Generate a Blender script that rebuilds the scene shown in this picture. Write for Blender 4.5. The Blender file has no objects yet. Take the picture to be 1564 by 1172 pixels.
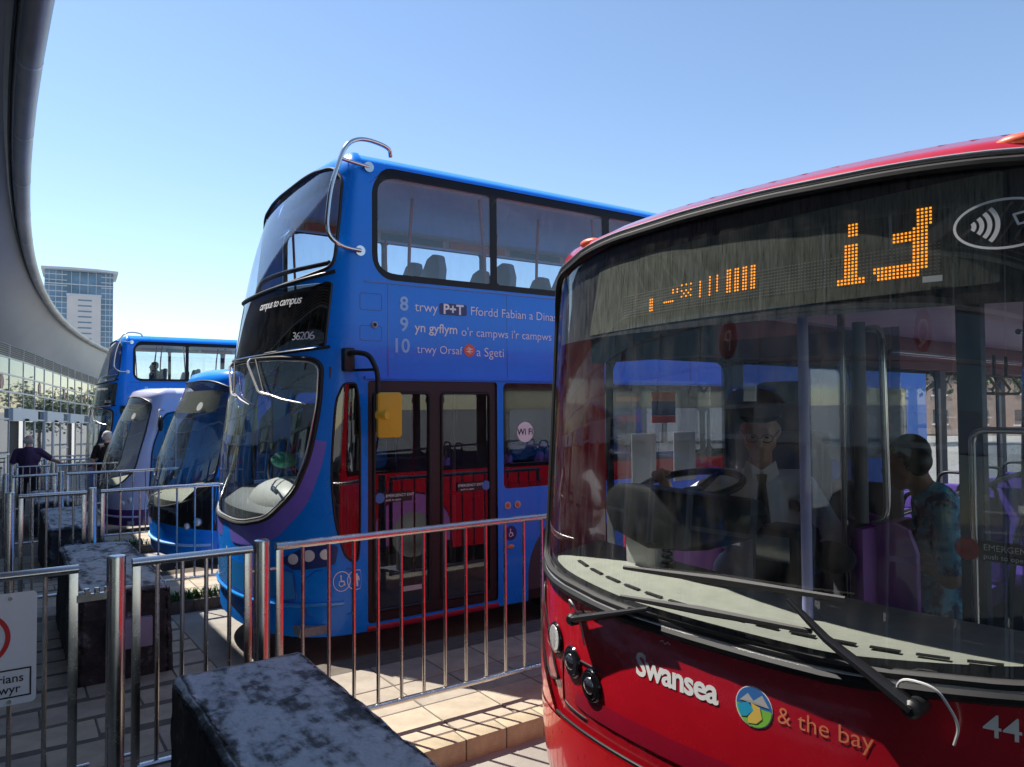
import bpy, bmesh, math, random
import numpy as np
from mathutils import Vector, Matrix
random.seed(7); np.random.seed(7)
PI = math.pi
scn = bpy.context.scene
COL = scn.collection

# ------------------------------------------------------------------ camera, sky, sun, exposure
def setup_view():
    yaw, pitch, roll = math.radians(34.4), math.radians(1.72), math.radians(0.4)
    fw = Vector((math.sin(yaw)*math.cos(pitch), math.cos(yaw)*math.cos(pitch), math.sin(pitch)))
    r0 = Vector((math.cos(yaw), -math.sin(yaw), 0)); u0 = r0.cross(fw)
    r = r0*math.cos(roll) - u0*math.sin(roll); u = u0*math.cos(roll) + r0*math.sin(roll)
    cd = bpy.data.cameras.new('camera'); cam = bpy.data.objects.new('camera', cd); COL.objects.link(cam)
    cd.sensor_width = 36; cd.lens = 36*1130/1564; cd.clip_start = .05; cd.clip_end = 2000
    m = Matrix((r, u, -fw)).transposed().to_4x4(); m.translation = (0, -4.33, 2.03)
    cam.matrix_world = m; scn.camera = cam
    el = math.radians(57); sh = Vector((-.40, .917, 0)).normalized()
    to_sun = Vector((sh.x*math.cos(el), sh.y*math.cos(el), math.sin(el)))
    w = bpy.data.worlds.new('World'); scn.world = w; w.use_nodes = True
    nt = w.node_tree; bg = nt.nodes['Background']; sky = nt.nodes.new('ShaderNodeTexSky')
    sky.sky_type = 'NISHITA'; sky.sun_disc = False; sky.sun_elevation = el
    sky.sun_rotation = math.atan2(sh.x, sh.y); sky.air_density = 1.0; sky.dust_density = .1; sky.ozone_density = 1.7
    nt.links.new(sky.outputs[0], bg.inputs[0]); bg.inputs[1].default_value = .095
    sd = bpy.data.lights.new('sun', 'SUN'); so = bpy.data.objects.new('sun', sd); COL.objects.link(so)
    sd.energy = 4.0; sd.angle = math.radians(.53); sd.color = (1, .95, .87)
    so.rotation_euler = to_sun.to_track_quat('Z', 'Y').to_euler(); so.location = to_sun*60
    v = scn.view_settings; v.view_transform = 'Standard'; v.look = 'None'; v.exposure = 1.05; v.gamma = 1
    scn.cycles.transparent_max_bounces = 32; scn.cycles.max_bounces = 10; scn.cycles.glossy_bounces = 5
    scn.cycles.sample_clamp_indirect = 6
setup_view()

# ------------------------------------------------------------------ helpers
def lnk(o, parent=None):
    COL.objects.link(o)
    if parent is not None: o.parent = parent
    return o
def tag(o, label, cat=None, group=None, kind=None):
    if label: o['label'] = label
    if cat: o['category'] = cat
    if group: o['group'] = group
    if kind: o['kind'] = kind
    return o
def empty(name, loc=(0, 0, 0), rz=0, label=None, cat=None, group=None):
    o = bpy.data.objects.new(name, None); o.empty_display_size = .2
    COL.objects.link(o); o.location = loc; o.rotation_euler = (0, 0, rz)
    return tag(o, label, cat, group)
def copy_tree(o, parent=None):
    c = o.copy(); COL.objects.link(c)
    if parent is not None: c.parent = parent
    for ch in list(o.children): copy_tree(ch, c)
    return c
def mk(name, V, F, mat, parent=None, smooth=False, bevel=0, seg=2):
    me = bpy.data.meshes.new(name); me.from_pydata([tuple(v) for v in V], [], F)
    if bevel:
        bm = bmesh.new(); bm.from_mesh(me); bmesh.ops.recalc_face_normals(bm, faces=bm.faces)
        es = [e for e in bm.edges if len(e.link_faces) == 2 and e.calc_face_angle(0) > .5]
        bmesh.ops.bevel(bm, geom=es, offset=bevel, segments=seg, affect='EDGES', profile=.6, clamp_overlap=True)
        bm.to_mesh(me); bm.free()
    for m in (mat if isinstance(mat, (list, tuple)) else [mat]): me.materials.append(m)
    if smooth or bevel:
        me.shade_smooth(); me.set_sharp_from_angle(angle=math.radians(38))
    me.update()
    return lnk(bpy.data.objects.new(name, me), parent)

class MB:
    def __init__(s): s.v = []; s.f = []
    def add(s, V, F):
        n = len(s.v); s.v += [Vector(v) for v in V]; s.f += [tuple(i+n for i in f) for f in F]; return s
    def box(s, x0, x1, y0, y1, z0, z1, M=None):
        V = [Vector((x, y, z)) for z in (z0, z1) for y in (y0, y1) for x in (x0, x1)]
        if M is not None: V = [M @ v for v in V]
        return s.add(V, [(0, 2, 3, 1), (4, 5, 7, 6), (0, 1, 5, 4), (2, 6, 7, 3), (0, 4, 6, 2), (1, 3, 7, 5)])
    def cyl(s, p0, p1, r0, r1=None, n=12): return s.tube([p0, p1], [r0, r0 if r1 is None else r1], n)
    def tube(s, path, r, n=8, closed=False, flat=None):
        P = [Vector(p) for p in path]; N = len(P)
        R = r if isinstance(r, (list, tuple)) else [r]*N
        def tan(i):
            a = P[(i-1) % N] if (closed or i > 0) else P[i]; b = P[(i+1) % N] if (closed or i < N-1) else P[i]
            return (b-a).normalized()
        t = tan(0); up = Vector((0, 0, 1)) if abs(t.z) < .9 else Vector((1, 0, 0))
        nx = t.cross(up).normalized(); V = []
        for i in range(N):
            t = tan(i); nx = (nx - t*nx.dot(t)).normalized(); ny = t.cross(nx)
            for k in range(n):
                a = 2*PI*(k+.5)/n; fl = flat or 1
                V.append(P[i] + nx*math.cos(a)*R[i] + ny*math.sin(a)*R[i]*fl)
        F = []
        for i in range(N if closed else N-1):
            j = (i+1) % N
            for k in range(n):
                l = (k+1) % n; F.append((i*n+k, i*n+l, j*n+l, j*n+k))
        if not closed: F += [tuple(range(n-1, -1, -1)), tuple((N-1)*n+k for k in range(n))]
        return s.add(V, F)
    def ell(s, c, rx, ry, rz, nu=14, nv=9, M=None):
        V = []; c = Vector(c)
        for j in range(nv+1):
            b = -PI/2 + PI*j/nv
            for i in range(nu):
                a = 2*PI*i/nu; v = Vector((rx*math.cos(b)*math.cos(a), ry*math.cos(b)*math.sin(a), rz*math.sin(b)))
                V.append(c + (M @ v if M is not None else v))
        F = [(j*nu+i, j*nu+(i+1) % nu, (j+1)*nu+(i+1) % nu, (j+1)*nu+i) for j in range(nv) for i in range(nu)]
        return s.add(V, F)
    def prism(s, pts, h0, h1, f):           # 2D outline extruded; f(u, v, h) -> point
        n = len(pts); V = [f(u, v, h0) for u, v in pts] + [f(u, v, h1) for u, v in pts]
        F = [tuple(range(n-1, -1, -1)), tuple(range(n, 2*n))] + [(i, (i+1) % n, n+(i+1) % n, n+i) for i in range(n)]
        return s.add(V, F)
    def build(s, name, mat, parent=None, smooth=False, bevel=0, seg=2): return mk(name, s.v, s.f, mat, parent, smooth, bevel, seg)
def bx(name, mat, parent, b, bevel=0, M=None): return MB().box(*b, M=M).build(name, mat, parent, bevel=bevel)

# convex clipping in parameter space
def _half(poly, p, q, inside=True):
    out = []; dx, dy = q[0]-p[0], q[1]-p[1]
    d = [(dx*(a[1]-p[1]) - dy*(a[0]-p[0]))*(1 if inside else -1) for a in poly]
    for i in range(len(poly)):
        j = (i+1) % len(poly)
        if d[i] >= -1e-12: out.append(poly[i])
        if (d[i] > 1e-12 and d[j] < -1e-12) or (d[i] < -1e-12 and d[j] > 1e-12):
            t = d[i]/(d[i]-d[j]); out.append((poly[i][0]+t*(poly[j][0]-poly[i][0]), poly[i][1]+t*(poly[j][1]-poly[i][1])))
    return out
def ccw(p):
    a = sum(p[i][0]*p[(i+1) % len(p)][1]-p[(i+1) % len(p)][0]*p[i][1] for i in range(len(p)))
    return p if a > 0 else p[::-1]
def area(p): return abs(sum(p[i][0]*p[(i+1) % len(p)][1]-p[(i+1) % len(p)][0]*p[i][1] for i in range(len(p))))/2
def inter(poly, H):
    for i in range(len(H)):
        poly = _half(poly, H[i], H[(i+1) % len(H)])
        if len(poly) < 3: return []
    return poly
def subtract(poly, H):
    out = []
    for i in range(len(H)):
        o = _half(poly, H[i], H[(i+1) % len(H)], False)
        if len(o) >= 3 and area(o) > 1e-9: out.append(o)
        poly = _half(poly, H[i], H[(i+1) % len(H)])
        if len(poly) < 3: break
    return out
def bbox(p): return min(a for a, b in p), max(a for a, b in p), min(b for a, b in p), max(b for a, b in p)
def rpoly(pts, cut=.3, n=6):                # corners rounded by quadratic curves
    out = []; N = len(pts)
    for i in range(N):
        c = cut[i] if isinstance(cut, (list, tuple)) else cut
        p, a, b = pts[i], pts[i-1], pts[(i+1) % N]
        if c <= 0: out.append(p); continue
        s = (p[0]+(a[0]-p[0])*c, p[1]+(a[1]-p[1])*c); e = (p[0]+(b[0]-p[0])*c, p[1]+(b[1]-p[1])*c)
        for k in range(n+1):
            t = k/n; out.append(tuple(s[j]*(1-t)**2+2*p[j]*t*(1-t)+e[j]*t*t for j in (0, 1)))
    return ccw(out)
def rrect(a0, a1, b0, b1, ra, rb=None, n=6):
    rb = ra if rb is None else rb; out = []
    for cx, cy, q in ((a1-ra, b0+rb, -1), (a1-ra, b1-rb, 0), (a0+ra, b1-rb, 1), (a0+ra, b0+rb, 2)):
        for k in range(n+1):
            t = (q+k/n)*PI/2; out.append((cx+ra*math.cos(t), cy+rb*math.sin(t)))
    return ccw(out)
def patch(name, S, outer, holes, da, db, mat, parent, off=0., sg=1, rect=None):
    """sheet over the surface S(a, b), cut to a convex outline, with convex holes, with exact normals"""
    if outer is not None: outer = ccw(outer)
    a0, a1, b0, b1 = rect if rect else bbox(outer)
    na, nb = max(1, math.ceil((a1-a0)/da)), max(1, math.ceil((b1-b0)/db))
    holes = [(ccw(h), bbox(h)) for h in holes]; idx = {}; V = []; N = []; F = []
    def vert(a, b):
        k = (round(a, 5), round(b, 5))
        if k not in idx:
            e = 1e-3; p = Vector(S(a, b)); n = (Vector(S(a+e, b))-Vector(S(a-e, b))).cross(Vector(S(a, b+e))-Vector(S(a, b-e)))
            n = n.normalized()*sg if n.length > 0 else Vector((0, 0, 1))
            idx[k] = len(V); V.append(p+n*off); N.append(n)
        return idx[k]
    for i in range(na):
        for j in range(nb):
            l, r, d, u = a0+(a1-a0)*i/na, a0+(a1-a0)*(i+1)/na, b0+(b1-b0)*j/nb, b0+(b1-b0)*(j+1)/nb
            ps = [[(l, d), (r, d), (r, u), (l, u)]]
            if outer is not None: ps = [inter(ps[0], outer)]
            for h, hb in holes:
                if hb[0] > r or hb[1] < l or hb[2] > u or hb[3] < d: continue
                ps = [o for p in ps if len(p) >= 3 for o in subtract(p, h)]
            for p in ps:
                if len(p) < 3 or area(p) < 1e-9: continue
                f = []
                for a, b in p:
                    k = vert(a, b)
                    if k not in f: f.append(k)
                if len(f) >= 3: F.append(tuple(f if sg > 0 else f[::-1]))
    me = bpy.data.meshes.new(name); me.from_pydata(V, [], F); me.materials.append(mat)
    me.shade_smooth(); me.normals_split_custom_set_from_vertices([tuple(n) for n in N]); me.update()
    return lnk(bpy.data.objects.new(name, me), parent)
def seal(name, S, poly, r, mat, parent, off=0., sg=1, flat=None):
    P = []
    for a, b in poly:
        e = 1e-3; n = (Vector(S(a+e, b))-Vector(S(a-e, b))).cross(Vector(S(a, b+e))-Vector(S(a, b-e))).normalized()*sg
        p = Vector(S(a, b))+n*off
        if not P or (p-P[-1]).length > 1e-4: P.append(p)
    if (P[0]-P[-1]).length < 1e-4: P.pop()
    return MB().tube(P, r, 8, True, flat).build(name, mat, parent, True)

_tx = {}
def text2d(s, size, bold=0., align='LEFT', shear=0., space=1.):
    k = (s, bold, align, shear, space)
    if k not in _tx:
        c = bpy.data.curves.new('t', 'FONT'); c.body = s; c.offset = bold; c.align_x = align; c.shear = shear
        c.space_character = space; c.resolution_u = 3
        o = bpy.data.objects.new('t', c); COL.objects.link(o); bpy.context.view_layer.update()
        me = bpy.data.meshes.new_from_object(o.evaluated_get(bpy.context.evaluated_depsgraph_get()))
        _tx[k] = ([v.co.copy() for v in me.vertices], [tuple(p.vertices) for p in me.polygons])
        bpy.data.objects.remove(o); bpy.data.curves.remove(c); bpy.data.meshes.remove(me)
    V, F = _tx[k]
    return [(v.x*size, v.y*size) for v in V], F
def text(name, s, size, f, mat, parent, **kw):
    V, F = text2d(s, size, **kw)
    return mk(name, [f(a, b) for a, b in V], F, mat, parent)
def disc2d(cx, cy, rx, ry=None, n=28): return [(cx+rx*math.cos(2*PI*i/n), cy+(ry or rx)*math.sin(2*PI*i/n)) for i in range(n)]
def flat(name, polys, f, mat, parent):
    V = []; F = []
    for p in polys:
        n = len(V); V += [f(a, b) for a, b in p]; F.append(tuple(range(n, n+len(p))))
    return mk(name, V, F, mat, parent)
def ring2d(cx, cy, rx, ry, w, n=36, a0=0, a1=2*PI):
    out = []
    for i in range(n):
        t0, t1 = a0+(a1-a0)*i/n, a0+(a1-a0)*(i+1)/n
        out.append([(cx+rx*math.cos(t0), cy+ry*math.sin(t0)), (cx+rx*math.cos(t1), cy+ry*math.sin(t1)),
                    (cx+(rx-w)*math.cos(t1), cy+(ry-w)*math.sin(t1)), (cx+(rx-w)*math.cos(t0), cy+(ry-w)*math.sin(t0))])
    return out
def stroke2d(P, w):
    out = []
    for (x0, y0), (x1, y1) in zip(P[:-1], P[1:]):
        d = math.hypot(x1-x0, y1-y0) or 1; nx, ny = -(y1-y0)/d*w/2, (x1-x0)/d*w/2; ex, ey = (x1-x0)/d*w*.3, (y1-y0)/d*w*.3
        out.append([(x0-ex+nx, y0-ey+ny), (x1+ex+nx, y1+ey+ny), (x1+ex-nx, y1+ey-ny), (x0-ex-nx, y0-ey-ny)])
    return out

# ------------------------------------------------------------------ materials
MT = {}
def mat(name, col, rough=.5, metal=0., coat=0., var=0., scale=6., bump=0., bscale=60., rvar=0., emit=0., spec=.5, col2=None, sharp=None, stretch=None):
    m = bpy.data.materials.new(name); m.use_nodes = True; nt = m.node_tree; N = nt.nodes; L = nt.links
    b = N['Principled BSDF']; b.inputs['Base Color'].default_value = (*col, 1); b.inputs['Roughness'].default_value = rough
    b.inputs['Metallic'].default_value = metal; b.inputs['Coat Weight'].default_value = coat; b.inputs['Coat Roughness'].default_value = .04
    b.inputs['Specular IOR Level'].default_value = spec
    if emit: b.inputs['Emission Color'].default_value = (*col, 1); b.inputs['Emission Strength'].default_value = emit
    if var or bump or rvar:
        tc = N.new('ShaderNodeTexCoord'); src = tc.outputs['Object']
        if stretch:
            mp = N.new('ShaderNodeMapping'); mp.inputs['Scale'].default_value = stretch; L.new(src, mp.inputs[0]); src = mp.outputs[0]
        n1 = N.new('ShaderNodeTexNoise'); n1.inputs['Scale'].default_value = scale; n1.inputs['Detail'].default_value = 7
        n1.inputs['Roughness'].default_value = .65; L.new(src, n1.inputs['Vector'])
        rp = N.new('ShaderNodeValToRGB'); c2 = col2 or tuple(c*(1-var) for c in col)
        lo, hi = sharp or (.3, .7)
        rp.color_ramp.elements[0].position = lo; rp.color_ramp.elements[1].position = hi
        rp.color_ramp.elements[0].color = (*c2, 1); rp.color_ramp.elements[1].color = (*(tuple(min(1, c*(1+var*.5)) for c in col) if not col2 else col), 1)
        if var: L.new(n1.outputs['Fac'], rp.inputs[0]); L.new(rp.outputs[0], b.inputs['Base Color'])
        if rvar:
            mr = N.new('ShaderNodeMapRange'); mr.inputs[1].default_value = .3; mr.inputs[2].default_value = .7
            mr.inputs[3].default_value = max(0, rough-rvar); mr.inputs[4].default_value = min(1, rough+rvar)
            L.new(n1.outputs['Fac'], mr.inputs[0]); L.new(mr.outputs[0], b.inputs['Roughness'])
        if bump:
            n2 = N.new('ShaderNodeTexNoise'); n2.inputs['Scale'].default_value = bscale; n2.inputs['Detail'].default_value = 5
            L.new(src, n2.inputs['Vector']); bp = N.new('ShaderNodeBump'); bp.inputs['Strength'].default_value = bump
            bp.inputs['Distance'].default_value = .01; L.new(n2.outputs['Fac'], bp.inputs['Height']); L.new(bp.outputs[0], b.inputs['Normal'])
    MT[name] = m; return m
def glass(name, tint, refl=.07, dirt=0., body=None, bodyf=0., rough=.0, dscale=(9, 9, 3)):
    m = bpy.data.materials.new(name); m.use_nodes = True; nt = m.node_tree; N = nt.nodes; L = nt.links
    N.remove(N['Principled BSDF']); out = N['Material Output']
    tr = N.new('ShaderNodeBsdfTransparent'); tr.inputs[0].default_value = (*tint, 1)
    gl = N.new('ShaderNodeBsdfGlossy'); gl.inputs['Roughness'].default_value = rough
    lw = N.new('ShaderNodeLayerWeight'); lw.inputs[0].default_value = .5
    p = N.new('ShaderNodeMath'); p.operation = 'POWER'; p.inputs[1].default_value = 4; L.new(lw.outputs['Facing'], p.inputs[0])
    mr = N.new('ShaderNodeMapRange'); mr.inputs[3].default_value = refl; mr.inputs[4].default_value = .95; L.new(p.outputs[0], mr.inputs[0])
    base = tr.outputs[0]
    if body:
        df = N.new('ShaderNodeBsdfDiffuse'); df.inputs[0].default_value = (*body, 1)
        mb = N.new('ShaderNodeMixShader'); mb.inputs[0].default_value = bodyf; L.new(base, mb.inputs[1]); L.new(df.outputs[0], mb.inputs[2]); base = mb.outputs[0]
    if dirt:
        df = N.new('ShaderNodeBsdfDiffuse'); df.inputs[0].default_value = (.5, .47, .42, 1)
        tc = N.new('ShaderNodeTexCoord'); mp = N.new('ShaderNodeMapping'); mp.inputs['Scale'].default_value = dscale
        L.new(tc.outputs['Object'], mp.inputs[0]); nz = N.new('ShaderNodeTexNoise'); nz.inputs['Scale'].default_value = 2; nz.inputs['Detail'].default_value = 8
        L.new(mp.outputs[0], nz.inputs['Vector']); r2 = N.new('ShaderNodeMapRange'); r2.inputs[1].default_value = .42; r2.inputs[2].default_value = .75
        r2.inputs[3].default_value = 0; r2.inputs[4].default_value = dirt; L.new(nz.outputs['Fac'], r2.inputs[0])
        md = N.new('ShaderNodeMixShader'); L.new(r2.outputs[0], md.inputs[0]); L.new(base, md.inputs[1]); L.new(df.outputs[0], md.inputs[2]); base = md.outputs[0]
    mx = N.new('ShaderNodeMixShader'); L.new(mr.outputs[0], mx.inputs[0]); L.new(base, mx.inputs[1]); L.new(gl.outputs[0], mx.inputs[2])
    L.new(mx.outputs[0], out.inputs[0]); MT[name] = m; return m

BLUE = mat('bus_blue_paint', (.002, .24, .92), .30, spec=.3, coat=.22, rvar=.06, scale=3, var=.06)
BLUE_D = mat('bus_deep_blue_paint', (.012, .045, .36), .28, coat=1)
PURP_D = mat('purple_vinyl', (.22, .15, .68), .35, coat=.6)
LILAC = mat('lilac_white_paint', (.62, .62, .82), .3, coat=.8, var=.05, scale=4)
LILAC_D = mat('purple_skirt_paint', (.10, .03, .16), .3, coat=.8)
RED = mat('bus_red_paint', (.50, .006, .018), .26, coat=1, var=.10, scale=4, rvar=.05)
RED_D = mat('dark_red_paint', (.36, .006, .03), .3, coat=1, var=.1, scale=4)
RED_B = mat('bumper_red_paint', (.72, .012, .02), .3, coat=1, var=.1, scale=9, rvar=.08)
BLACK = mat('black_plastic', (.012, .012, .014), .45, var=.3, scale=20)
SURR = mat('window_surround_black', (.010, .010, .013), .4, spec=.25, var=.3, scale=20)
BLACKG = mat('black_gloss_mask', (.008, .008, .010), .12, coat=1, var=.4, scale=30, rvar=.08)
DUSTY = mat('dusty_black_mask', (.07, .07, .075), .38, var=.7, scale=7, rvar=.2, stretch=(5, 9, 1.2), spec=.35)
RUBBER = mat('rubber', (.02, .02, .021), .65, var=.3, scale=30)
CHROME = mat('polished_steel', (.62, .60, .58), .16, metal=1, rvar=.05, scale=10, var=.06)
STEEL = mat('stainless_steel', (.60, .575, .56), .25, metal=1, rvar=.05, scale=14, var=.05)
ALU = mat('grey_aluminium', (.50, .51, .52), .35, metal=.8, var=.08, scale=8)
TRIM = mat('pale_trim', (.66, .64, .61), .22, metal=.6, var=.1, scale=9)
DASH = mat('dashboard_grey', (.36, .36, .30), .75, var=.12, scale=14, bump=.15, bscale=160)
GREYP = mat('grey_plastic', (.20, .21, .22), .55, var=.1)
LGREY = mat('light_grey_plastic', (.50, .50, .50), .55, var=.08)
CREAM = mat('cream_ceiling_panel', (.80, .79, .78), .55, var=.05)
DARKIN = mat('dark_interior_panel', (.06, .06, .07), .6, var=.2)
FLOORM = mat('bus_floor_vinyl', (.24, .24, .26), .6, var=.3, scale=40)
SEATM = mat('seat_moquette_grey', (.07, .08, .10), .85, var=.4, scale=50)
SEATB = mat('seat_back_shell', (.10, .13, .17), .45)
PSEAT = mat('purple_moquette', (.13, .055, .42), .85, var=.5, scale=26, stretch=(1, 1, 5), col2=(.05, .02, .2))
PPANEL = mat('purple_panel', (.36, .13, .46), .4, var=.06)
POLEP = mat('lavender_pole', (.36, .36, .66), .35, var=.05)
REDPOLE = mat('red_grab_pole', (.50, .06, .07), .35, var=.1)
YELLOW = mat('yellow_plastic', (.78, .50, .03), .4, var=.08, scale=8)
WHITE = mat('white_vinyl', (.88, .88, .88), .45)
PALEB = mat('pale_blue_vinyl', (.34, .60, .95), .4)
NAVY = mat('navy_vinyl', (.015, .035, .18), .4)
ORV = mat('orange_red_vinyl', (.80, .13, .06), .4)
ORTXT = mat('orange_vinyl', (.80, .25, .12), .4)
GREENV = mat('green_vinyl', (.22, .55, .07), .4); CYANV = mat('cyan_vinyl', (.03, .38, .62), .4)
SANDV = mat('sand_vinyl', (.80, .55, .12), .4); SKYV = mat('sky_vinyl', (.05, .18, .50), .4)
REDSIGN = mat('sign_red', (.55, .012, .018), .45); BLACKTXT = mat('sign_black', (.012, .012, .015), .45)
SIGNW = mat('sign_white_sheet', (.74, .76, .80), .4, var=.04, scale=4)
LAMP = mat('headlamp_reflector', (.85, .85, .85), .2, metal=.35, bump=.6, bscale=90)
LENS = glass('lens_glass', (.95, .95, .95), .1)
AMBER = mat('amber_lens', (.80, .25, .02), .2, coat=1)
LEDON = mat('lit_amber_led', (1.0, .30, .015), .4, emit=.9)
LEDOFF = mat('unlit_led', (.34, .34, .31), .5)
LEDP = mat('destination_panel', (.19, .195, .165), .35, var=.55, scale=14, rvar=.15, stretch=(5, 9, .8), spec=.4)
WSG = glass('windscreen_glass', (.88, .92, .90), .2, dirt=.05)
WSR = glass('red_bus_windscreen_glass', (.92, .95, .95), .10, dirt=.06)
SIDEG = glass('tinted_side_glass', (.70, .75, .80), .12, dirt=.03)
DOORG = glass('tinted_door_glass', (.40, .42, .46), .13, dirt=.03)
UPG = glass('upper_deck_glass', (.72, .80, .88), .10, dirt=.06)
TYRE = mat('tyre_rubber', (.018, .018, .019), .8, var=.3, bump=.2)
PLATEG = mat('plate_white', (.7, .7, .66), .4)
SHADEB = mat('blue_fabric', (.04, .09, .30), .8)

ASPH = mat('pale_yard_surface', (.30, .29, .27), .85, var=.35, scale=3, bump=.5, bscale=140)
YARD = mat('bus_bay_concrete', (.30, .275, .24), .85, var=.4, scale=1.3, bump=.35, bscale=90, rvar=.08)
SLABS = [mat('paving_slab_%d' % i, c, .85, var=.28, scale=4, bump=.3, bscale=130) for i, c in enumerate(((.43, .36, .27), (.39, .33, .26), (.47, .39, .29), (.36, .31, .25)))]
KERBM = mat('kerb_concrete', (.44, .36, .24), .88, var=.3, scale=6, bump=.4, bscale=110)
KERBD = mat('kerb_stained_shaded', (.10, .075, .055), .9, var=.6, scale=5, bump=.4)  # stain plus the shade on the farther kerb faces, both put into the colour
JOINT = mat('joint_mortar', (.13, .11, .09), .95, var=.3, scale=15)
SOFFIT = mat('canopy_soffit_panel', (.24, .27, .31), .45, var=.1, scale=.5)
CANE = mat('canopy_edge_sheet', (.42, .42, .42), .4, metal=.3, var=.45, scale=1.2, stretch=(1, .6, 3), col2=(.22, .22, .20))
FRAMEW = mat('facade_frame_grey', (.55, .58, .60), .4, metal=.2)
LOUV = mat('louvre_slat', (.68, .69, .68), .45)
FGLASS = mat('facade_glass', (.24, .27, .28), .02, metal=.75, spec=.6, var=.25, scale=.3)
DOORHEAD = mat('door_header_panel', (.52, .58, .64), .4)
INDARK = mat('dark_doorway', (.01, .01, .012), .7)

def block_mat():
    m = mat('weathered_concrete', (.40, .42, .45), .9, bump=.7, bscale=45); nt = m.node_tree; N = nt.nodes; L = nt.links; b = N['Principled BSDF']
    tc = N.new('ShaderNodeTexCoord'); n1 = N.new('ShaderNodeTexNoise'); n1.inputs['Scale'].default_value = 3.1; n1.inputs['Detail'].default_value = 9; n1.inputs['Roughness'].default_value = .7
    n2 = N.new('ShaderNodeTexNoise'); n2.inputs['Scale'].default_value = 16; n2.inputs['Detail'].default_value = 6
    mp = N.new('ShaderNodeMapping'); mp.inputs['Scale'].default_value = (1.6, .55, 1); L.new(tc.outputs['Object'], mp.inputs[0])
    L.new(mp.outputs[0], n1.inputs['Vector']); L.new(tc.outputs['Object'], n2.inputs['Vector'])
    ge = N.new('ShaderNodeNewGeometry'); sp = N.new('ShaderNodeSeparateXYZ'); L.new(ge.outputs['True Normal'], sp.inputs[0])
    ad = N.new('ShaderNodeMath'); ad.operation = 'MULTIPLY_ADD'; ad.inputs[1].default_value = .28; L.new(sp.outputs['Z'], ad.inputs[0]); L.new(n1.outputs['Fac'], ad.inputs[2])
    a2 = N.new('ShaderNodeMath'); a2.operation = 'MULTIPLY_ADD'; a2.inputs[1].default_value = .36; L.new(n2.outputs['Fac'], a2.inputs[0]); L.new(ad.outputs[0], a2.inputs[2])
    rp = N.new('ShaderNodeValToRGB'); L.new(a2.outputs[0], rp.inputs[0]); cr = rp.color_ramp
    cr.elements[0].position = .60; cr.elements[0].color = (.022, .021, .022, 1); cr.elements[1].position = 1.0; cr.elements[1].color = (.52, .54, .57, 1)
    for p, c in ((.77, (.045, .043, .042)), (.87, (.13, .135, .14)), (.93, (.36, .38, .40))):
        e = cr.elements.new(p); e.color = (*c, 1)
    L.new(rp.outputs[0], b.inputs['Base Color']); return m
BLOCKM = block_mat()

# ------------------------------------------------------------------ ground levels: the bays step gently down along +y
ROWZ = {-2: 0, -1: 0, 0: 0, 1: -.10, 2: -.26, 3: -.43, 4: -.60, 5: -.77, 6: -.92}
BAY = 4.9
def gz(y):
    ys = [-60, .8, 4.0, 5.9, 8.9, 10.8, 13.8, 15.7, 18.7, 20.6, 23.6, 25.5, 52, 400]
    zs = [0, 0, -.10, -.10, -.26, -.26, -.43, -.43, -.60, -.60, -.77, -.77, -1.5, -1.5]
    return float(np.interp(y, ys, zs))
GY = [-400, -60, -8, .8, 4.0, 5.9, 8.9, 10.8, 13.8, 15.7, 18.7, 20.6, 23.6, 25.5, 52, 120, 900]
def sheet(name, xs, ys, dz, m, thick=0, kind='structure'):
    V = []; F = []; n = len(xs)
    for y in ys:
        for x in xs: V.append((x, y, gz(y)+dz))
    for j in range(len(ys)-1):
        for i in range(n-1): F.append((j*n+i, j*n+i+1, (j+1)*n+i+1, (j+1)*n+i))
    if thick:
        k = len(V)
        for y in ys: V.append((xs[-1], y, gz(y)+dz-thick))
        for j in range(len(ys)-1): F.append((j*n+n-1, k+j, k+j+1, (j+1)*n+n-1))
    return tag(mk(name, V, F, m), None, kind=kind)
sheet('ground', [-900, -40, 0, 14, 60, 900], GY, -.145, ASPH)
sheet('bus_bay_road', [1.35, 4, 9, 15.5], [y for y in GY if -8 <= y <= 30]+[30], -.13, YARD)
conc = sheet('concourse_pavement', [-8, -3, 0, 1.42], [-24]+[y for y in GY if -8 <= y < 52]+[51], -.001, JOINT, thick=.14)

# individual slabs of the concourse that the gate and rails look onto
def slab_mesh(w, h, t, m):
    o = MB().box(-w/2, w/2, -h/2, h/2, -t, 0).build('paving_slab', m, None, bevel=.004, seg=1); me = o.data; bpy.data.objects.remove(o); return me
SM = [slab_mesh(.588, .388, .03, m) for m in SLABS]
HSM = [slab_mesh(.288, .388, .03, m) for m in SLABS]
def slab_at(parent, x, y, z, rz=0, meshes=SM):
    o = bpy.data.objects.new('paving_slab', random.choice(meshes)); lnk(o, parent)
    o.location = (x, y, z+random.uniform(-.001, .001)); o.rotation_euler = (random.uniform(-.003, .003), random.uniform(-.003, .003), rz+random.uniform(-.003, .003))
for i in range(14):
    y = -.9+i*.4
    for j in range(5):
        slab_at(conc, 1.11-j*.6-(i % 2)*.3+.0, y, gz(y)+.0022)
    if i % 2: slab_at(conc, 1.26, y, gz(y)+.0022, 0, HSM)
for i in range(12):
    y = 4.9+i*.4
    for j in range(3): slab_at(conc, 1.11-j*.6-(i % 2)*.3, y, gz(y)+.0022)
    if i % 2: slab_at(conc, 1.26, y, gz(y)+.0022, 0, HSM)

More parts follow.
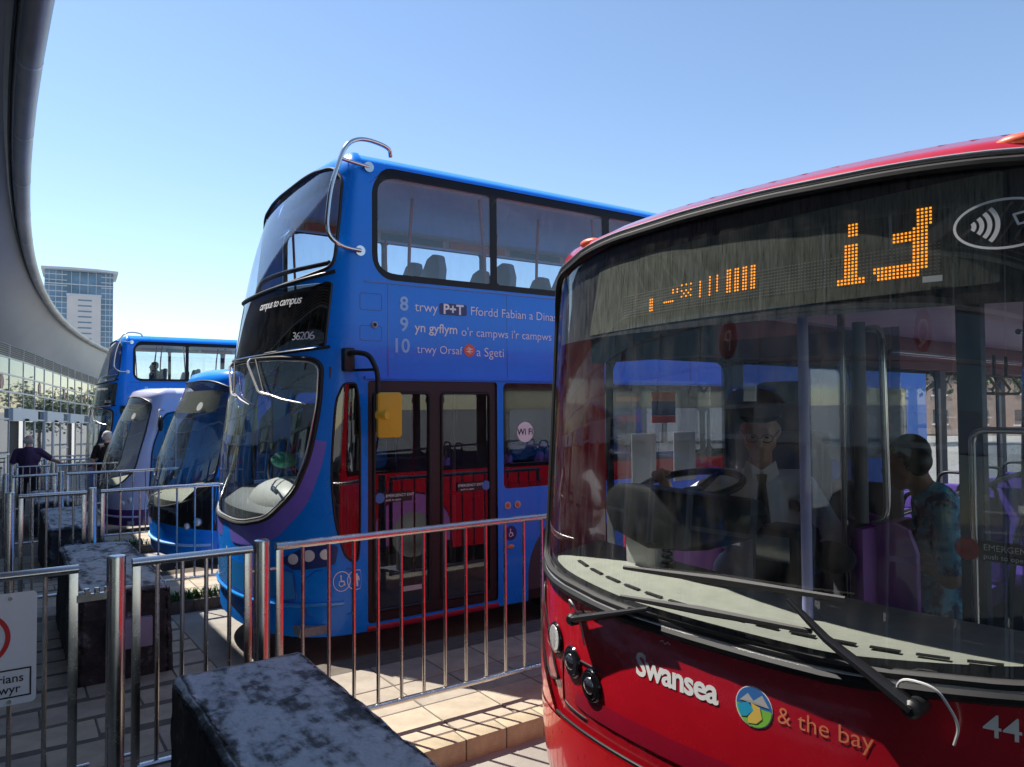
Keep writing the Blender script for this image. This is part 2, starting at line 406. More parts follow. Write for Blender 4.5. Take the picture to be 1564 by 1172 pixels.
# boarding platforms with kerbs between the bays
KM = MB().box(-.145, .145, 0, .15, -.15, 0).build('kerb_stone', KERBM, None, bevel=.012); kerb_me = KM.data; bpy.data.objects.remove(KM)
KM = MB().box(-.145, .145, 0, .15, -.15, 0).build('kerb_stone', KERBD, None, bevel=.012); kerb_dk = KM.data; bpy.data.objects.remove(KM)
PSM = [slab_mesh(.438, .436, .03, m) for m in SLABS]
for k in range(0, 6):
    z = ROWZ[k]; y0, y1 = BAY*k-.40, BAY*k+1.42
    V = MB().box(1.43, 15, y0+.012, y1-.012, z-.3, z-.004)
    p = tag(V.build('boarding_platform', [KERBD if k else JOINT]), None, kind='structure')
    if k <= 2:
        nK = {0: 22, 1: 6, 2: 4}[k]
        for i in range(nK):
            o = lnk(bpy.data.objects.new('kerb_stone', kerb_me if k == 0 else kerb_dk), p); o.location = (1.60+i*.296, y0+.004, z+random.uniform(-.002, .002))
        for i in range({0: 9, 1: 3, 2: 2}[k]):
            for j in range(3):
                slab_at(p, 1.68+i*.45, y0+.385+j*.448, z+.001, 0, PSM)
        if k == 0: bx('paved_strip', KERBM, p, (5.7, 15, y0+.17, y1-.03, z-.02, z+.001))
    else:
        bx('paved_strip', KERBM, p, (1.45, 15, y0, y1, z-.14, z))
# weeds along the kerbs
def weeds(name, spots, label):
    V = []; F = []
    for x, y, z, n, sp, h in spots:
        for i in range(n):
            a = random.uniform(0, 2*PI); px, py = x+random.gauss(0, sp), y+random.gauss(0, .03); hh = h*random.uniform(.4, 1.1); b = len(V)
            dx, dy = math.cos(a)*hh*.6, math.sin(a)*hh*.6; w = random.uniform(.004, .010); ox, oy = -math.sin(a)*w, math.cos(a)*w
            V += [(px-ox, py-oy, z), (px+ox, py+oy, z), (px+dx*.5+ox, py+dy*.5+oy, z+hh*.7), (px+dx*.5-ox, py+dy*.5-oy, z+hh*.7), (px+dx, py+dy, z+hh*.9)]
            F += [(b, b+1, b+2, b+3), (b+3, b+2, b+4)]
    return tag(mk(name, V, F, mat('weed_green', (.06, .13, .025), .7, var=.4, scale=8)), label, 'weeds', kind='stuff')
weeds('kerb_weeds', [(1.75, 4.62, -.1, 260, .22, .11), (1.45, 4.58, -.1, 140, .12, .08), (1.5, 9.5, -.26, 300, .3, .14), (2.3, 4.75, -.1, 60, .2, .06), (1.44, -.30, 0, 50, .05, .05)],
      'small green weeds growing out of the joints along the kerbs')

# ------------------------------------------------------------------ concrete blocks in front of the bays
def concrete_block(k, label):
    y0, y1, z = BAY*k-2.85, BAY*k-.38, ROWZ[k]; x0, x1 = (.66, 1.34) if k == 0 else (.44, 1.12)
    if k == 0: y0 = -3.1
    mb = MB(); nx, ny, nz = 22, 66, 22; h = .74
    def face(f, a, b):
        n = len(mb.v); V = [f(i/a, j/b) for j in range(b+1) for i in range(a+1)]
        mb.add(V, [(j*(a+1)+i, j*(a+1)+i+1, (j+1)*(a+1)+i+1, (j+1)*(a+1)+i) for j in range(b) for i in range(a)])
    face(lambda u, v: (x0+(x1-x0)*u, y0+(y1-y0)*v, h), nx, ny)
    face(lambda u, v: (x0, y1+(y0-y1)*u, h*v), ny, nz); face(lambda u, v: (x1, y0+(y1-y0)*u, h*v), ny, nz)
    face(lambda u, v: (x0+(x1-x0)*u, y0, h*v), nx, nz); face(lambda u, v: (x1+(x0-x1)*u, y1, h*v), nx, nz)
    cx, cy = (x0+x1)/2, (y0+y1)/2
    bm = bmesh.new(); vs = [bm.verts.new((v.x-cx, v.y-cy, v.z)) for v in mb.v]
    for f in mb.f: bm.faces.new([vs[i] for i in f])
    bmesh.ops.remove_doubles(bm, verts=bm.verts, dist=1e-4)
    sharp = [e for e in bm.edges if len(e.link_faces) == 2 and e.calc_face_angle(0) > .8]
    bmesh.ops.bevel(bm, geom=sharp, offset=.045, segments=3, affect='EDGES', profile=.55)
    from mathutils import noise
    for v in bm.verts:
        t = max(0, v.co.z/h); v.co.x *= 1-.06*t; v.co.y *= 1-.02*t
        n = noise.noise_vector(Vector((v.co.x*7, v.co.y*7+k*9, v.co.z*7))); v.co += n*.011+noise.noise_vector(v.co*31)*.0045+noise.noise_vector(v.co*75)*.002
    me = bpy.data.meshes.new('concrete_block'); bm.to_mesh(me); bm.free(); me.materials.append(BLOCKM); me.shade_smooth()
    root = empty('concrete_block', (cx, cy, z), 0, label, 'concrete block', 'concrete blocks at the heads of the bays')
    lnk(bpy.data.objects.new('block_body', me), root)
    if k in (1, 2):
        pl = mat('lilac_grey_plate', (.30, .28, .40), .5, var=.1) if 'lilac_grey_plate' not in MT else MT['lilac_grey_plate']
        bx('mounting_plate', pl, root, (-.13, .18, y0-cy-.035, y0-cy+.04, .30, .52), .004)
    return root
concrete_block(0, 'large black-stained concrete block in front of the red bus')
concrete_block(1, 'grey concrete block ahead of the campus to campus double-decker, with a lilac plate')
concrete_block(2, 'concrete block ahead of the single-deck blue bus')
concrete_block(3, 'far concrete block in front of the lilac white bus')

# ------------------------------------------------------------------ stainless railings
def post_mb(h=1.27, r=.045):
    return MB().tube([(0, 0, 0), (0, 0, h-.012), (0, 0, h), (0, 0, h+.004)], [r, r, r*.94, r*.7], 18)
def panel(x0, x1, y, z, bars, label, group, name='railing_panel', detail=True, gate=False):
    root = empty(name, (x0, y, z), 0, label, 'gate' if gate else 'railing', group); w = x1-x0
    top = MB().tube([(0, 0, 1.225), (w, 0, 1.225)], .030, 12, flat=.75); top.build('top_rail', STEEL, root, True)
    MB().tube([(0.03, 0, .165), (w-.03, 0, .165)], .024, 10, flat=.75).build('bottom_rail', STEEL, root, True)
    for xx in (.021, w-.021):
        bx('end_upright', STEEL, root, (xx-.021, xx+.021, -.011, .011, .145, 1.212), .004)
    for b in bars:
        MB().tube([(b-x0, 0, .185), (b-x0, 0, 1.207)], .0115, 8).build('bar', STEEL, root, True)
    if detail:
        for zz in (1.10, .24):
            MB().cyl((-.055, 0, zz), (.012, 0, zz), .009, n=8).build('spigot', STEEL, root, True)
            MB().cyl((w-.012, 0, zz), (w+.055, 0, zz), .009, n=8).build('spigot', STEEL, root, True)
    return root
def rng(a, b, n): return [a+(b-a)*(i+1)/(n+1) for i in range(n)]
WHERE = ['beside the red bus', 'between the blue double-decker and the single-deck blue bus', 'beside the lilac white bus', 'where the man in purple leans', 'beyond the man in purple', 'at the far end of the stand']
SHIFT = [0, -.43, -.46, -.35, -.3, -.3]
for k in range(6):
    y = BAY*k; z = ROWZ[k]; s = SHIFT[k]; wh = WHERE[k]; det = k < 3
    for px, nm in ((.482, 'post beside the gate of the railing '), (1.222, 'post between short and long panels of the railing '), (3.46, 'post past the first long panel of the railing ')):
        if k and px > 3: continue
        o = post_mb().build('rail_post', STEEL, None, True); o.location = (px+s, y, z)
        tag(o, ('round steel '+nm+wh).replace(' of the railing', ',').replace('the single-deck blue bus', 'blue single-decker'), 'post', 'steel railing posts')
    panel(.555+s, 1.165+s, y, z, rng(.555+s, 1.165+s, 4), 'short steel rail panel of the railing '+wh, 'short rail panels', detail=det)
    panel(1.30+s, 3.375+(s if k == 0 else 0), y, z, rng(1.30+s, 3.375, 12), 'long steel rail panel of the railing '+wh, 'long rail panels', detail=det)
    if k == 0:
        panel(3.545, 5.6, y, z, rng(3.545, 5.6, 12), 'steel rail panel beside the red bus cab window', 'long rail panels')
    g = panel(-.92+s, .313+s, y, z, [b+s for b in (.172, .03, -.11, -.25, -.39, -.53, -.67)], 'steel pedestrian gate of the railing '+wh, 'pedestrian gates', 'pedestrian_gate', det, True)
    if k == 0:
        g0 = g
        for zz in (1.075, .135):
            m = MB(); m.box(1.225, 1.39, -.012, .012, zz-.018, zz+.018)
            for xx in (1.27, 1.315, 1.36): m.cyl((xx, 0, zz), (xx, 0, zz+.045), .013, n=6)
            m.build('latch_bracket', STEEL, g)
# no-pedestrians sign on the gate beside the red bus
sg = empty('pedestrian_sign', (-.09, -.03, .62), 0, 'white no-pedestrians sign with red ring fixed to the steel gate', 'sign')
mb = MB(); mb.prism(rrect(-.235, .228, 0, .53, .022), 0, .004, lambda u, v, h: (u, h, v)); mb.build('sign_plate', SIGNW, sg)
fs = lambda u, v: (u, -.0035, v)
flat('prohibition_ring', ring2d(-.005, .325, .128, .128, .021, 48), fs, REDSIGN, sg)
def walker(cx, cz, h):   # walking figure pictogram, strokes
    P = [disc2d(cx, cz+h*.42, h*.085)]
    P += stroke2d([(cx, cz+h*.30), (cx-.01*h, cz+.02*h)], h*.17) + stroke2d([(cx, cz+.02*h), (cx+.10*h, cz-.2*h), (cx+.07*h, cz-.45*h)], h*.09)
    P += stroke2d([(cx-.02*h, cz+.02*h), (cx-.10*h, cz-.2*h), (cx-.2*h, cz-.43*h)], h*.09)
    P += stroke2d([(cx+.03*h, cz+.28*h), (cx+.16*h, cz+.1*h)], h*.07) + stroke2d([(cx-.04*h, cz+.28*h), (cx-.15*h, cz+.08*h)], h*.07)
    return P
flat('walking_figure', walker(-.005, .325, .19), lambda u, v: (u, -.0030, v), BLACKTXT, sg)
fr = [[(a, b), (c, b), (c, d), (a, d)] for a, b, c, d in ((-.215, .035, .208, .042), (-.215, .163, .208, .170), (-.215, .035, -.208, .170), (.201, .035, .208, .170))]
flat('text_frame', fr, fs, BLACKTXT, sg)
text('lettering', 'No pedestrians', .056, lambda a, b: (.178+a, -.0040, .108+b), BLACKTXT, sg, align='RIGHT', bold=.008)
text('lettering', 'Dim cerddwyr', .056, lambda a, b: (.165+a, -.0040, .058+b), BLACKTXT, sg, align='RIGHT', bold=.008)
for zz in (.505, .018): MB().cyl((.12, -.009, zz), (.12, .012, zz), .009, n=8).build('bolt', STEEL, sg, True)
# small disabled-access notice on a far gate
s2 = empty('access_sign', (-.22+SHIFT[2]+.35, BAY*2-.04, ROWZ[2]+.80), 0, 'small white sign with a black circle pictogram on a far gate', 'sign')
bx('sign_plate', SIGNW, s2, (-.2, .13, 0, .004, 0, .36)); f2 = lambda u, v: (u, -.004, v)
flat('circle', ring2d(-.02, .2, .11, .11, .014), f2, BLACKTXT, s2)
flat('walking_figure', walker(-.02, .2, .14), f2, BLACKTXT, s2)

# ------------------------------------------------------------------ station building with curved glass front and canopy
FY = [-22, -14, -8, -2, 4, 10, 16, 22, 27.2, 30.3, 34.5, 39.8, 44.9, 50.2, 56]
FX = [-3.0, -4.3, -4.8, -4.8, -4.5, -3.8, -2.8, -1.5, -.18, .65, 1.6, 2.8, 4.1, 5.35, 6.7]
_fy = np.linspace(-22, 56, 800); _fx = np.interp(_fy, FY, FX); _k = np.hanning(61); _k /= _k.sum()
_fx = np.convolve(np.pad(_fx, 30, 'edge'), _k, 'valid')
def fx(y): return float(np.interp(y, _fy, _fx))
def station():
    root = empty('station_building', (fx(16), 16, gz(16)), 0, 'curved glass fronted bus station building under the sweeping grey canopy', 'building')
    o = root.location
    ys = [-19+1.75*i for i in range(41)]
    P = [Vector((fx(y), y, gz(y))) for y in ys]
    rows = [0, 2.52, 2.92, 3.51, 4.13, 4.75]
    for i in range(40):
        a, b = P[i], P[i+1]; d = (b-a); d.z = 0; nrm = Vector((d.y, -d.x, 0)).normalized()
        def pt(t, h, out=0): q = a.lerp(b, t)+nrm*out; return Vector((q.x-o.x, q.y-o.y, q.z+h-o.z))
        def quad(name, t0, t1, h0, h1, m, out): return mk(name, [pt(t0, h0, out), pt(t1, h0, out), pt(t1, h1, out), pt(t0, h1, out)], [(0, 1, 2, 3)], m, root)
        def bar(name, t0, t1, h0, h1, o0, o1, m, par=root):
            V = [pt(t, h, q) for q in (o0, o1) for h in (h0, h1) for t in (t0, t1)]
            return mk(name, V, [(0, 1, 3, 2), (4, 6, 7, 5), (0, 4, 5, 1), (2, 3, 7, 6), (0, 2, 6, 4), (1, 5, 7, 3)], m, par)
        ph = (i-27) % 3            # 0, 1: the two halves of a doorway; 2: plain bay
        jx = random.uniform(-.004, .004)
        for r in range(2, 5): quad('pane', .02, .98, rows[r], rows[r+1], FGLASS, jx)
        if ph == 2:
            quad('pane', .02, .98, 1.25, 2.52, FGLASS, 0); quad('pane', .02, .98, .1, 1.25, FGLASS, 0); quad('pane', .02, .98, 2.52, 2.92, FGLASS, .0)
            bar('transom', 0, 1, 1.22, 1.28, -.03, .05, FRAMEW); bar('transom', 0, 1, 2.49, 2.55, -.03, .05, FRAMEW)
        else:
            bar('door_header', .0, 1., 2.46, 2.92, .0, .14, DOORHEAD)
            if ph == 0 and (i % 2): quad('doorway', .05, .95, 0, 2.46, INDARK, -.1)
            else:
                dr = bar('sliding_door', .04, .96, .02, 2.44, .01, .03, FGLASS)
                bar('door_stile', .02, .09, .0, 2.46, .0, .06, FRAMEW, dr); bar('door_stile', .9, .97, .0, 2.46, .0, .06, FRAMEW, dr)
            if ph == 0: MB().ell(pt(.9, 2.5, .18), .1, .1, .05, 10, 6).build('door_sensor', BLACK, root, True)
        for h in rows[2:]: bar('transom', -.01, 1.01, h-.028, h+.028, -.03, .026, FRAMEW)
        w = .028/d.length
        bar('mullion', -w, w, 0 if ph != 1 else 2.46, 5.25, -.04, .022, FRAMEW)
        lv = MB()
        for q in range(6):
            h = 4.80+q*.075; V = [pt(t, h+dh, oo) for (dh, oo) in ((0, .10), (.012, .10), (.05, 0), (.038, 0)) for t in (w, 1-w)]
            lv.add(V, [(0, 1, 3, 2), (2, 3, 5, 4), (4, 5, 7, 6), (6, 7, 1, 0)])
        lv.build('louvre', LOUV, root)
        quad('louvre_back', 0, 1, 4.75, 5.25, GREYP, -.06)
        if ph == 2 and i >= 6:      # round bay letters on the glass
            ch = 'SRQPNMLKJHGFEDCBA'[(i//3) % 17]; cc = rows[2]+.92
            q = a.lerp(b, .5)
            fl = lambda u, v, e=.01: pt(.5+u/d.length, cc+v, e)
            sgn = flat('bay_letter_disc', [disc2d(0, 0, .26)], fl, mat('sign_maroon', (.20, .02, .03), .4) if 'sign_maroon' not in MT else MT['sign_maroon'], root)
            text('lettering', ch, .42, lambda u, v: pt(.5+u/d.length, cc-.15+v, .016), WHITE, sgn, align='CENTER')
    # back wall and side that close the building
    V = []; F = []
    for y, p in zip(ys, P): V += [(p.x-o.x-6, y-o.y, p.z-o.z), (p.x-o.x-6, y-o.y, p.z+6.3-o.z)]
    for i in range(40): F.append((2*i, 2*i+1, 2*i+3, 2*i+2))
    mk('back_wall', V, F, LGREY, root)
    # canopy
    can = empty('station_canopy', (fx(16), 16, gz(16)+5.25), 0, 'sweeping curved grey canopy with a rounded sheet metal edge over the station front', 'canopy')
    c = can.location
    yy = np.linspace(-26, 58, 64)
    ex = lambda y: .155+(y-6.8)**2*.00297 if y > 6.8 else .155+(y-6.8)**2*.0042
    edge = [Vector((ex(y), y, 5.65)) for y in yy]; V = []; F = []; n = 9
    for y, e in zip(yy, edge):
        f = Vector((fx(y), y, gz(y)+5.22))
        for t in np.linspace(0, 1, n):
            q = f.lerp(e+Vector((-.09, 0, .02)), t); q.z += -.16*math.sin(PI*t) + (.12*math.sin(PI*t*.5) if t < 1 else .12); V.append(q-c)
    for j in range(63):
        for i in range(n-1): F.append((j*n+i, j*n+i+1, (j+1)*n+i+1, (j+1)*n+i))
    mk('soffit', V, F, SOFFIT, can, True)
    V = []; F = []
    for y, e in zip(yy, edge):
        for t in np.linspace(0, 1, 6):
            q = Vector((e.x-.05-11*t, y, 5.72+1.6*math.sin(t*PI/2))); V.append(q-c)
    for j in range(63):
        for i in range(5): F.append((j*6+i, (j+1)*6+i, (j+1)*6+i+1, j*6+i+1))
    mk('roof_skin', V, F, ALU, can, True)
    MB().tube([e-c for e in edge], .115, 14).build('edge_tube', CANE, can, True)
    MB().tube([e-c+Vector((-.16, 0, .06)) for e in edge], .018, 8).build('edge_gutter', BLACK, can, True)
    for y in np.arange(-10, 50, 2.45):       # joint straps of the edge
        e = Vector((ex(y), y, 5.65)); MB().tube([e-c+Vector((0, -.02, 0)), e-c+Vector((0, .02, 0))], .119, 14).build('edge_joint', ALU, can, True)
station()

# ------------------------------------------------------------------ far tower
def tower():
    K = 2.5; root = empty('tower_block', (13*K, -4.33+184.3*K, -1.5), math.radians(-4), 'tall pale apartment tower with blue glazed corners and flat overhanging roof', 'building')
    stone = mat('tower_stone', (.60, .58, .58), .7, var=.08, scale=.1); glz = mat('tower_glass', (.10, .20, .32), .12, spec=.7, var=.5, scale=.09, stretch=(1, 1, 2))
    fr = mat('tower_frame', (.50, .55, .62), .5)
    def b(n, m, *q): return bx(n, m, root, tuple(v*K for v in q))
    b('core', glz, -6.3, 6.2, -5, 6, 0, 30.3); b('stone_front', stone, -2.3, 3.9, -5.6, -4.9, 0, 25)
    mb = MB(); mb.prism([(-6.9, -6.4), (-2, -7.2), (3, -7.1), (7.1, -5.9), (7.1, 6.5), (-6.9, 6.5)], 30.3, 30.75, lambda u, v, h: (u*K, v*K, h*K)); mb.build('roof', fr, root)
    for fl in range(25):
        z = 1.6+fl*1.16
        for x0, x1 in ((-6.35, -2.3), (3.9, 6.25)): b('floor_band', fr, x0, x1, -5.15, -4.9, z-.10, z+.06)
        if z < 24: b('window', glz, -.3, 2.2, -5.66, -5.55, z+.4, z+.68)
    for x in (-5.5, -4.3, -3.2, 4.8, 5.6, -1.5, 0, 1.5, 3): b('mullion', fr, x-.05, x+.05, -5.12, -4.95, 0 if abs(x) > 3.1 else 25, 30.2)
    b('floor_band', fr, -6.35, 6.25, -5.3, -4.9, 27.4, 27.6); b('terrace_rail', fr, -2.4, 4, -5.7, -5.6, 25, 25.5)
tower()

# ------------------------------------------------------------------ trees beyond the yard
LEAF = [mat('leaf_green_%d' % i, c, .6, var=.4, scale=1.5) for i, c in enumerate(((.055, .11, .022), (.075, .14, .03), (.04, .085, .02)))]
BARK = mat('bark', (.09, .065, .045), .9, var=.4, scale=8)
def tree(x, y, h, r, label, seed, leaves=2600, kind=0):
    rd = random.Random(seed); z0 = gz(y)-.14
    root = empty('tree', (x, y, z0), 0, label, 'tree', 'trees beyond the yard')
    t = MB(); t.tube([(0, 0, 0), (.1, 0, h*.25), (.05, .1, h*.5), (.1, .1, h*.75)], [h*.03, h*.024, h*.017, h*.006], 8)
    cl = []
    for i in range(9):
        a = rd.uniform(0, 2*PI); rr = r*rd.uniform(.35, .8); zz = h*rd.uniform(.45, .88); p = Vector((math.cos(a)*rr, math.sin(a)*rr, zz))
        t.tube([(.05, .05, zz*.62), p*.5+Vector((0, 0, zz*.42)), p], [h*.012, h*.008, h*.003], 6); cl.append((p, r*rd.uniform(.35, .55)))
    cl += [(Vector((0, 0, h*.75)), r*.6), (Vector((0, 0, h*.55)), r*.6)]
    t.build('trunk', BARK, root, True)
    V = []; F = []
    for i in range(leaves):
        c, q = rd.choice(cl); d = Vector((rd.gauss(0, 1), rd.gauss(0, 1), rd.gauss(0, .8))).normalized()*q*rd.uniform(.35, 1.08)
        p = c+d; s = r*rd.uniform(.035, .075); u = Vector((rd.gauss(0, 1), rd.gauss(0, 1), rd.gauss(0, 1))).normalized(); w = u.orthogonal().normalized()
        b = len(V); V += [p-u*s, p+w*s*.6, p+u*s, p-w*s*.6]; F.append((b, b+1, b+2, b+3))
    mk('crown', V, F, LEAF[kind], root)
tsp = [(46, 11, 9, 4.2, 'broad leafy tree behind the far red bus', 0), (52, 22, 11, 4.8, 'taller leafy tree beyond the end of the blue double-decker', 1), (44, 31, 8, 3.8, 'low bushy dark tree beyond the parked buses', 2),
       (60, 4, 10, 4.5, 'rounded tree beyond the rear of the red bus', 1), (50, 44, 10, 5, 'wide tree past the far end of the yard', 0), (42, -12, 9, 4.4, 'leafy tree at the near end of the yard', 2), (34, 58, 9, 4.2, 'tree standing alone past the last bay', 1), (48, -2, 7, 3.6, 'small tree between the far red bus and the near end of the yard', 0)]
tsp += [(9, 66, 5, 2.6, 'low round tree behind the far double-decker', 1), (14, 62, 5.2, 2.8, 'bushy tree beyond the back of the far double-decker', 0), (20, 68, 5.6, 3, 'spreading low tree past the far bays', 2), (27, 64, 5.4, 2.8, 'light green low tree past the far bays', 1), (18, 84, 6, 3.2, 'far low tree in the gap past the bays', 0), (8, 78, 5.4, 2.8, 'far low tree close to the curved glass front', 2)]
for i, (x, y, h, r, lb, kd) in enumerate(tsp): tree(x, y, h, r, lb, 20+i, kind=kd)
def far_house(x, y, w, d, h, rz, label, wc):
    root = empty('house', (x, y, gz(y)-.14), rz, label, 'building')
    wm = mat('brick_wall', wc, .85, var=.2, scale=2); rm = mat('roof_slate', (.11, .09, .09), .8, var=.3, scale=3)
    bx('wall', wm, root, (-w/2, w/2, -d/2, d/2, 0, h))
    mb = MB(); mb.add([(-w/2-.3, -d/2-.3, h), (w/2+.3, -d/2-.3, h), (w/2+.3, d/2+.3, h), (-w/2-.3, d/2+.3, h), (-w/2-.3, 0, h+2.6), (w/2+.3, 0, h+2.6)], [(0, 1, 5, 4), (2, 3, 4, 5), (0, 4, 3), (1, 2, 5), (0, 3, 2, 1)])
    mb.build('roof', rm, root)
    for sx in (-1, 1):
        for fl in (1.0, 3.7):
            if fl+1.5 > h: continue
            n = int(w/3)
            for q in range(n):
                for yy in (-d/2-.03,):
                    xx = -w/2+(q+.5)*w/n; wn = bx('window', FGLASS, root, (xx-.6, xx+.6, yy, yy+.05, fl, fl+1.3)) if sx < 0 else None
                    if wn: bx('sill', WHITE, wn, (xx-.7, xx+.7, yy-.05, yy+.02, fl-.12, fl))
                yy = -w/2+(q+.5)*w/n
            k = int(d/3)
            if sx < 0:
                for q in range(k):
                    yy = -d/2+(q+.5)*d/k; wn = bx('window', FGLASS, root, (-w/2-.03, -w/2+.05, yy-.6, yy+.6, fl, fl+1.3)); bx('sill', WHITE, wn, (-w/2-.08, -w/2, yy-.7, yy+.7, fl-.12, fl))
far_house(78, 26, 11, 26, 6.4, math.radians(8), 'long pale brick house row behind the trees across the yard', (.42, .30, .24))
far_house(76, -8, 11, 24, 6.0, math.radians(-6), 'red brick house row behind the small tree', (.36, .20, .15))

# ------------------------------------------------------------------ buses: common shell (local x backward, -y nearside, z up from the road)
def table(zs, vs, sm=.12):
    g = np.linspace(0, 5, 501); v = np.interp(g, zs, vs); n = max(3, int(sm/.01)*2+1); k = np.hanning(n+2)[1:-1]; k /= k.sum()
    v = np.convolve(np.pad(v, n//2, 'edge'), k, 'valid'); return lambda z: float(np.interp(z, g, v))
class Shell:
    def __init__(s, W, xs, b, m, zt, R, Xj, kf=.9, kb=.2): s.kb = kb; s.W, s.xs, s.b, s.m, s.zt, s.R, s.Xj, s.kf = W, xs, b, m, zt, R, Xj, kf
    def prof(s, t):
        if t <= s.zt: return t, s.W, s.xs(t), s.b(t)
        ph = min(1.25, (t-s.zt)/s.R)*PI/2; i = s.R*(1-math.cos(ph))
        return s.zt+s.R*math.sin(ph), s.W-i, s.xs(s.zt)+i*s.kf, max(.02, s.b(s.zt)-i*s.kb)
    def S(s, a, t):
        z, W, xs, b = s.prof(t); q = abs(a); sg = 1 if a >= 0 else -1
        if q <= 1:
            th = q*PI/2; return (xs-b*max(0, math.cos(th))**(2/s.m), sg*W*math.sin(th)**(2/s.m) if th > 0 else 0, z)
        return (xs+(q-1)*(s.Xj-xs), sg*W, z)
    def near(s, x, t): z, W, _, _ = s.prof(t); return (x, -W, z)
    def far(s, x, t): z, W, _, _ = s.prof(t); return (x, W, z)
    def fx(s, y, z):                      # front surface at (y, z)
        zz, W, xs, b = s.prof(z); e = min(.9999, abs(y)/W); return xs-b*(1-e**s.m)**(1/s.m)
    def a_of(s, y, z):
        W = s.prof(z)[1]; e = min(1, abs(y)/W); return math.copysign(math.asin(e**(s.m/2))/(PI/2), y)
    def onf(s, y0, z0, off=.0013): return lambda u, v: (s.fx(y0-u, z0+v)-off, y0-u, z0+v)
    def onn(s, x0, z0, off=.005): return lambda u, v: (x0+u, -s.prof(z0+v)[1]-off, z0+v)
    def ono(s, x0, z0, off=.005): return lambda u, v: (x0-u, s.prof(z0+v)[1]+off, z0+v)
def shell_body(root, sh, L, zb, paint, fh, nh, oh, rh=None, lower=None):
    T = sh.zt+sh.R
    B = patch('body_front', sh.S, None, fh, .06, .09, paint, root, 0, -1, (-2, 2, zb, T))
    patch('body_nearside', sh.near, None, nh, .5, .18, paint, root, 0, 1, (sh.Xj, L, zb, T))
    patch('body_offside', sh.far, None, oh, .5, .18, paint, root, 0, -1, (sh.Xj, L, zb, T))
    z, W, xs, b = sh.prof(T); A = np.linspace(0, 1, 16); V = []; F = []
    for a in A: p = sh.S(a, T); V += [p, (p[0], -p[1], p[2])]
    for x in (sh.Xj, L): V += [(x, W, z), (x, -W, z)]
    for i in range(len(V)//2-1): F.append((2*i, 2*i+1, 2*i+3, 2*i+2))
    mk('roof', V, F, paint, root)
    def R(y, t): zz, W, _, _ = sh.prof(t); return (L, y*W, zz)
    patch('body_rear', R, None, [rh] if rh else [], .4, .2, paint, root, 0, 1, (-1, 1, zb, T))
    if rh: patch('rear_window', R, rh, [], .4, .3, SIDEG, root, -.004, 1)
    return B
def wheel(root, x, y, r=.48, w=.28):
    sgn = -1 if y < 0 else 1
    mb = MB(); mb.tube([(x, y-w/2*sgn*2, r), (x, y-w*.42*sgn*2, r), (x, y-.03*sgn, r), (x, y, r)], [r*.92, r, r, r*.93], 30)
    o = mb.build('wheel', TYRE, root, True)
    MB().tube([(x, y-.02*sgn, r), (x, y+.012*sgn, r), (x, y+.02*sgn, r), (x, y+.045*sgn, r), (x, y+.05*sgn, r)], [r*.62, r*.62, r*.36, r*.28, r*.1], 24).build('rim', GREYP, o, True)
def side_glazing(root, sh, side, strip, panes, z0, z1, gl, frame=BLACKG):
    S = sh.near if side < 0 else sh.far; sg = 1 if side < 0 else -1
    P = [rrect(a, b, z0, z1, min(.09, (b-a)*.2)) if not isinstance(a, list) else a for a, b in panes]
    patch('window_surround', S, strip, P, .5, .3, frame, root, -.006, sg)
    for p in P: patch('side_window', S, p, [], .6, .4, gl, root, -.010, sg)
def arch(cx, zb, r, n=18): return ccw([(cx+r*math.cos(PI*i/n), max(zb-.02, .48+r*math.sin(PI*i/n))) for i in range(n+1)]+[(cx-r, zb-.02), (cx+r, zb-.02)])
def wheel_box(root, x, W, r=.62):
    for s in (-1, 1): MB().box(x-r, x+r, s*W-s*.62, s*(W-.03), .25, 1.12).build('wheel_housing', BLACK, root)
def coach_seat(root, x, y, z, cols, mb_back, mb_cush, h=1.05):
    o = None
    for dy in cols:
        pts = [(-.20, 0), (.20, 0), (.215, .30), (.19, .52), (.11, .66), (0, .69), (-.11, .66), (-.19, .52), (-.215, .30)]
        mb = MB(); mb.prism(pts, 0, .09, lambda u, v, q: (x+.40+q+v*.16, y+dy+u, z+.42+v*(h-.42)/.69))
        o = mb.build('seat_back', mb_back, root, bevel=.025)
        bx('seat_cushion', mb_cush, root, (x, x+.45, y+dy-.21, y+dy+.21, z+.34, z+.46), .03)
    bx('seat_pedestal', DARKIN, root, (x+.12, x+.36, y-.12, y+.12, z, z+.34))
def polyline_round(P, r=.06, n=5):
    P = [Vector(p) for p in P]; out = [P[0]]
    for i in range(1, len(P)-1):
        a, b, c = P[i-1], P[i], P[i+1]; ra = min(r, (a-b).length*.45); rc = min(r, (c-b).length*.45)
        s = b+(a-b).normalized()*ra; e = b+(c-b).normalized()*rc
        out += [s*(1-t)**2+b*2*t*(1-t)+e*t*t for t in [k/n for k in range(n+1)]]
    return out+[P[-1]]
def pipe(name, P, r, m, root, rr=.06, n=10, flatv=None): return MB().tube(polyline_round(P, rr), r, n, flat=flatv).build(name, m, root, True)

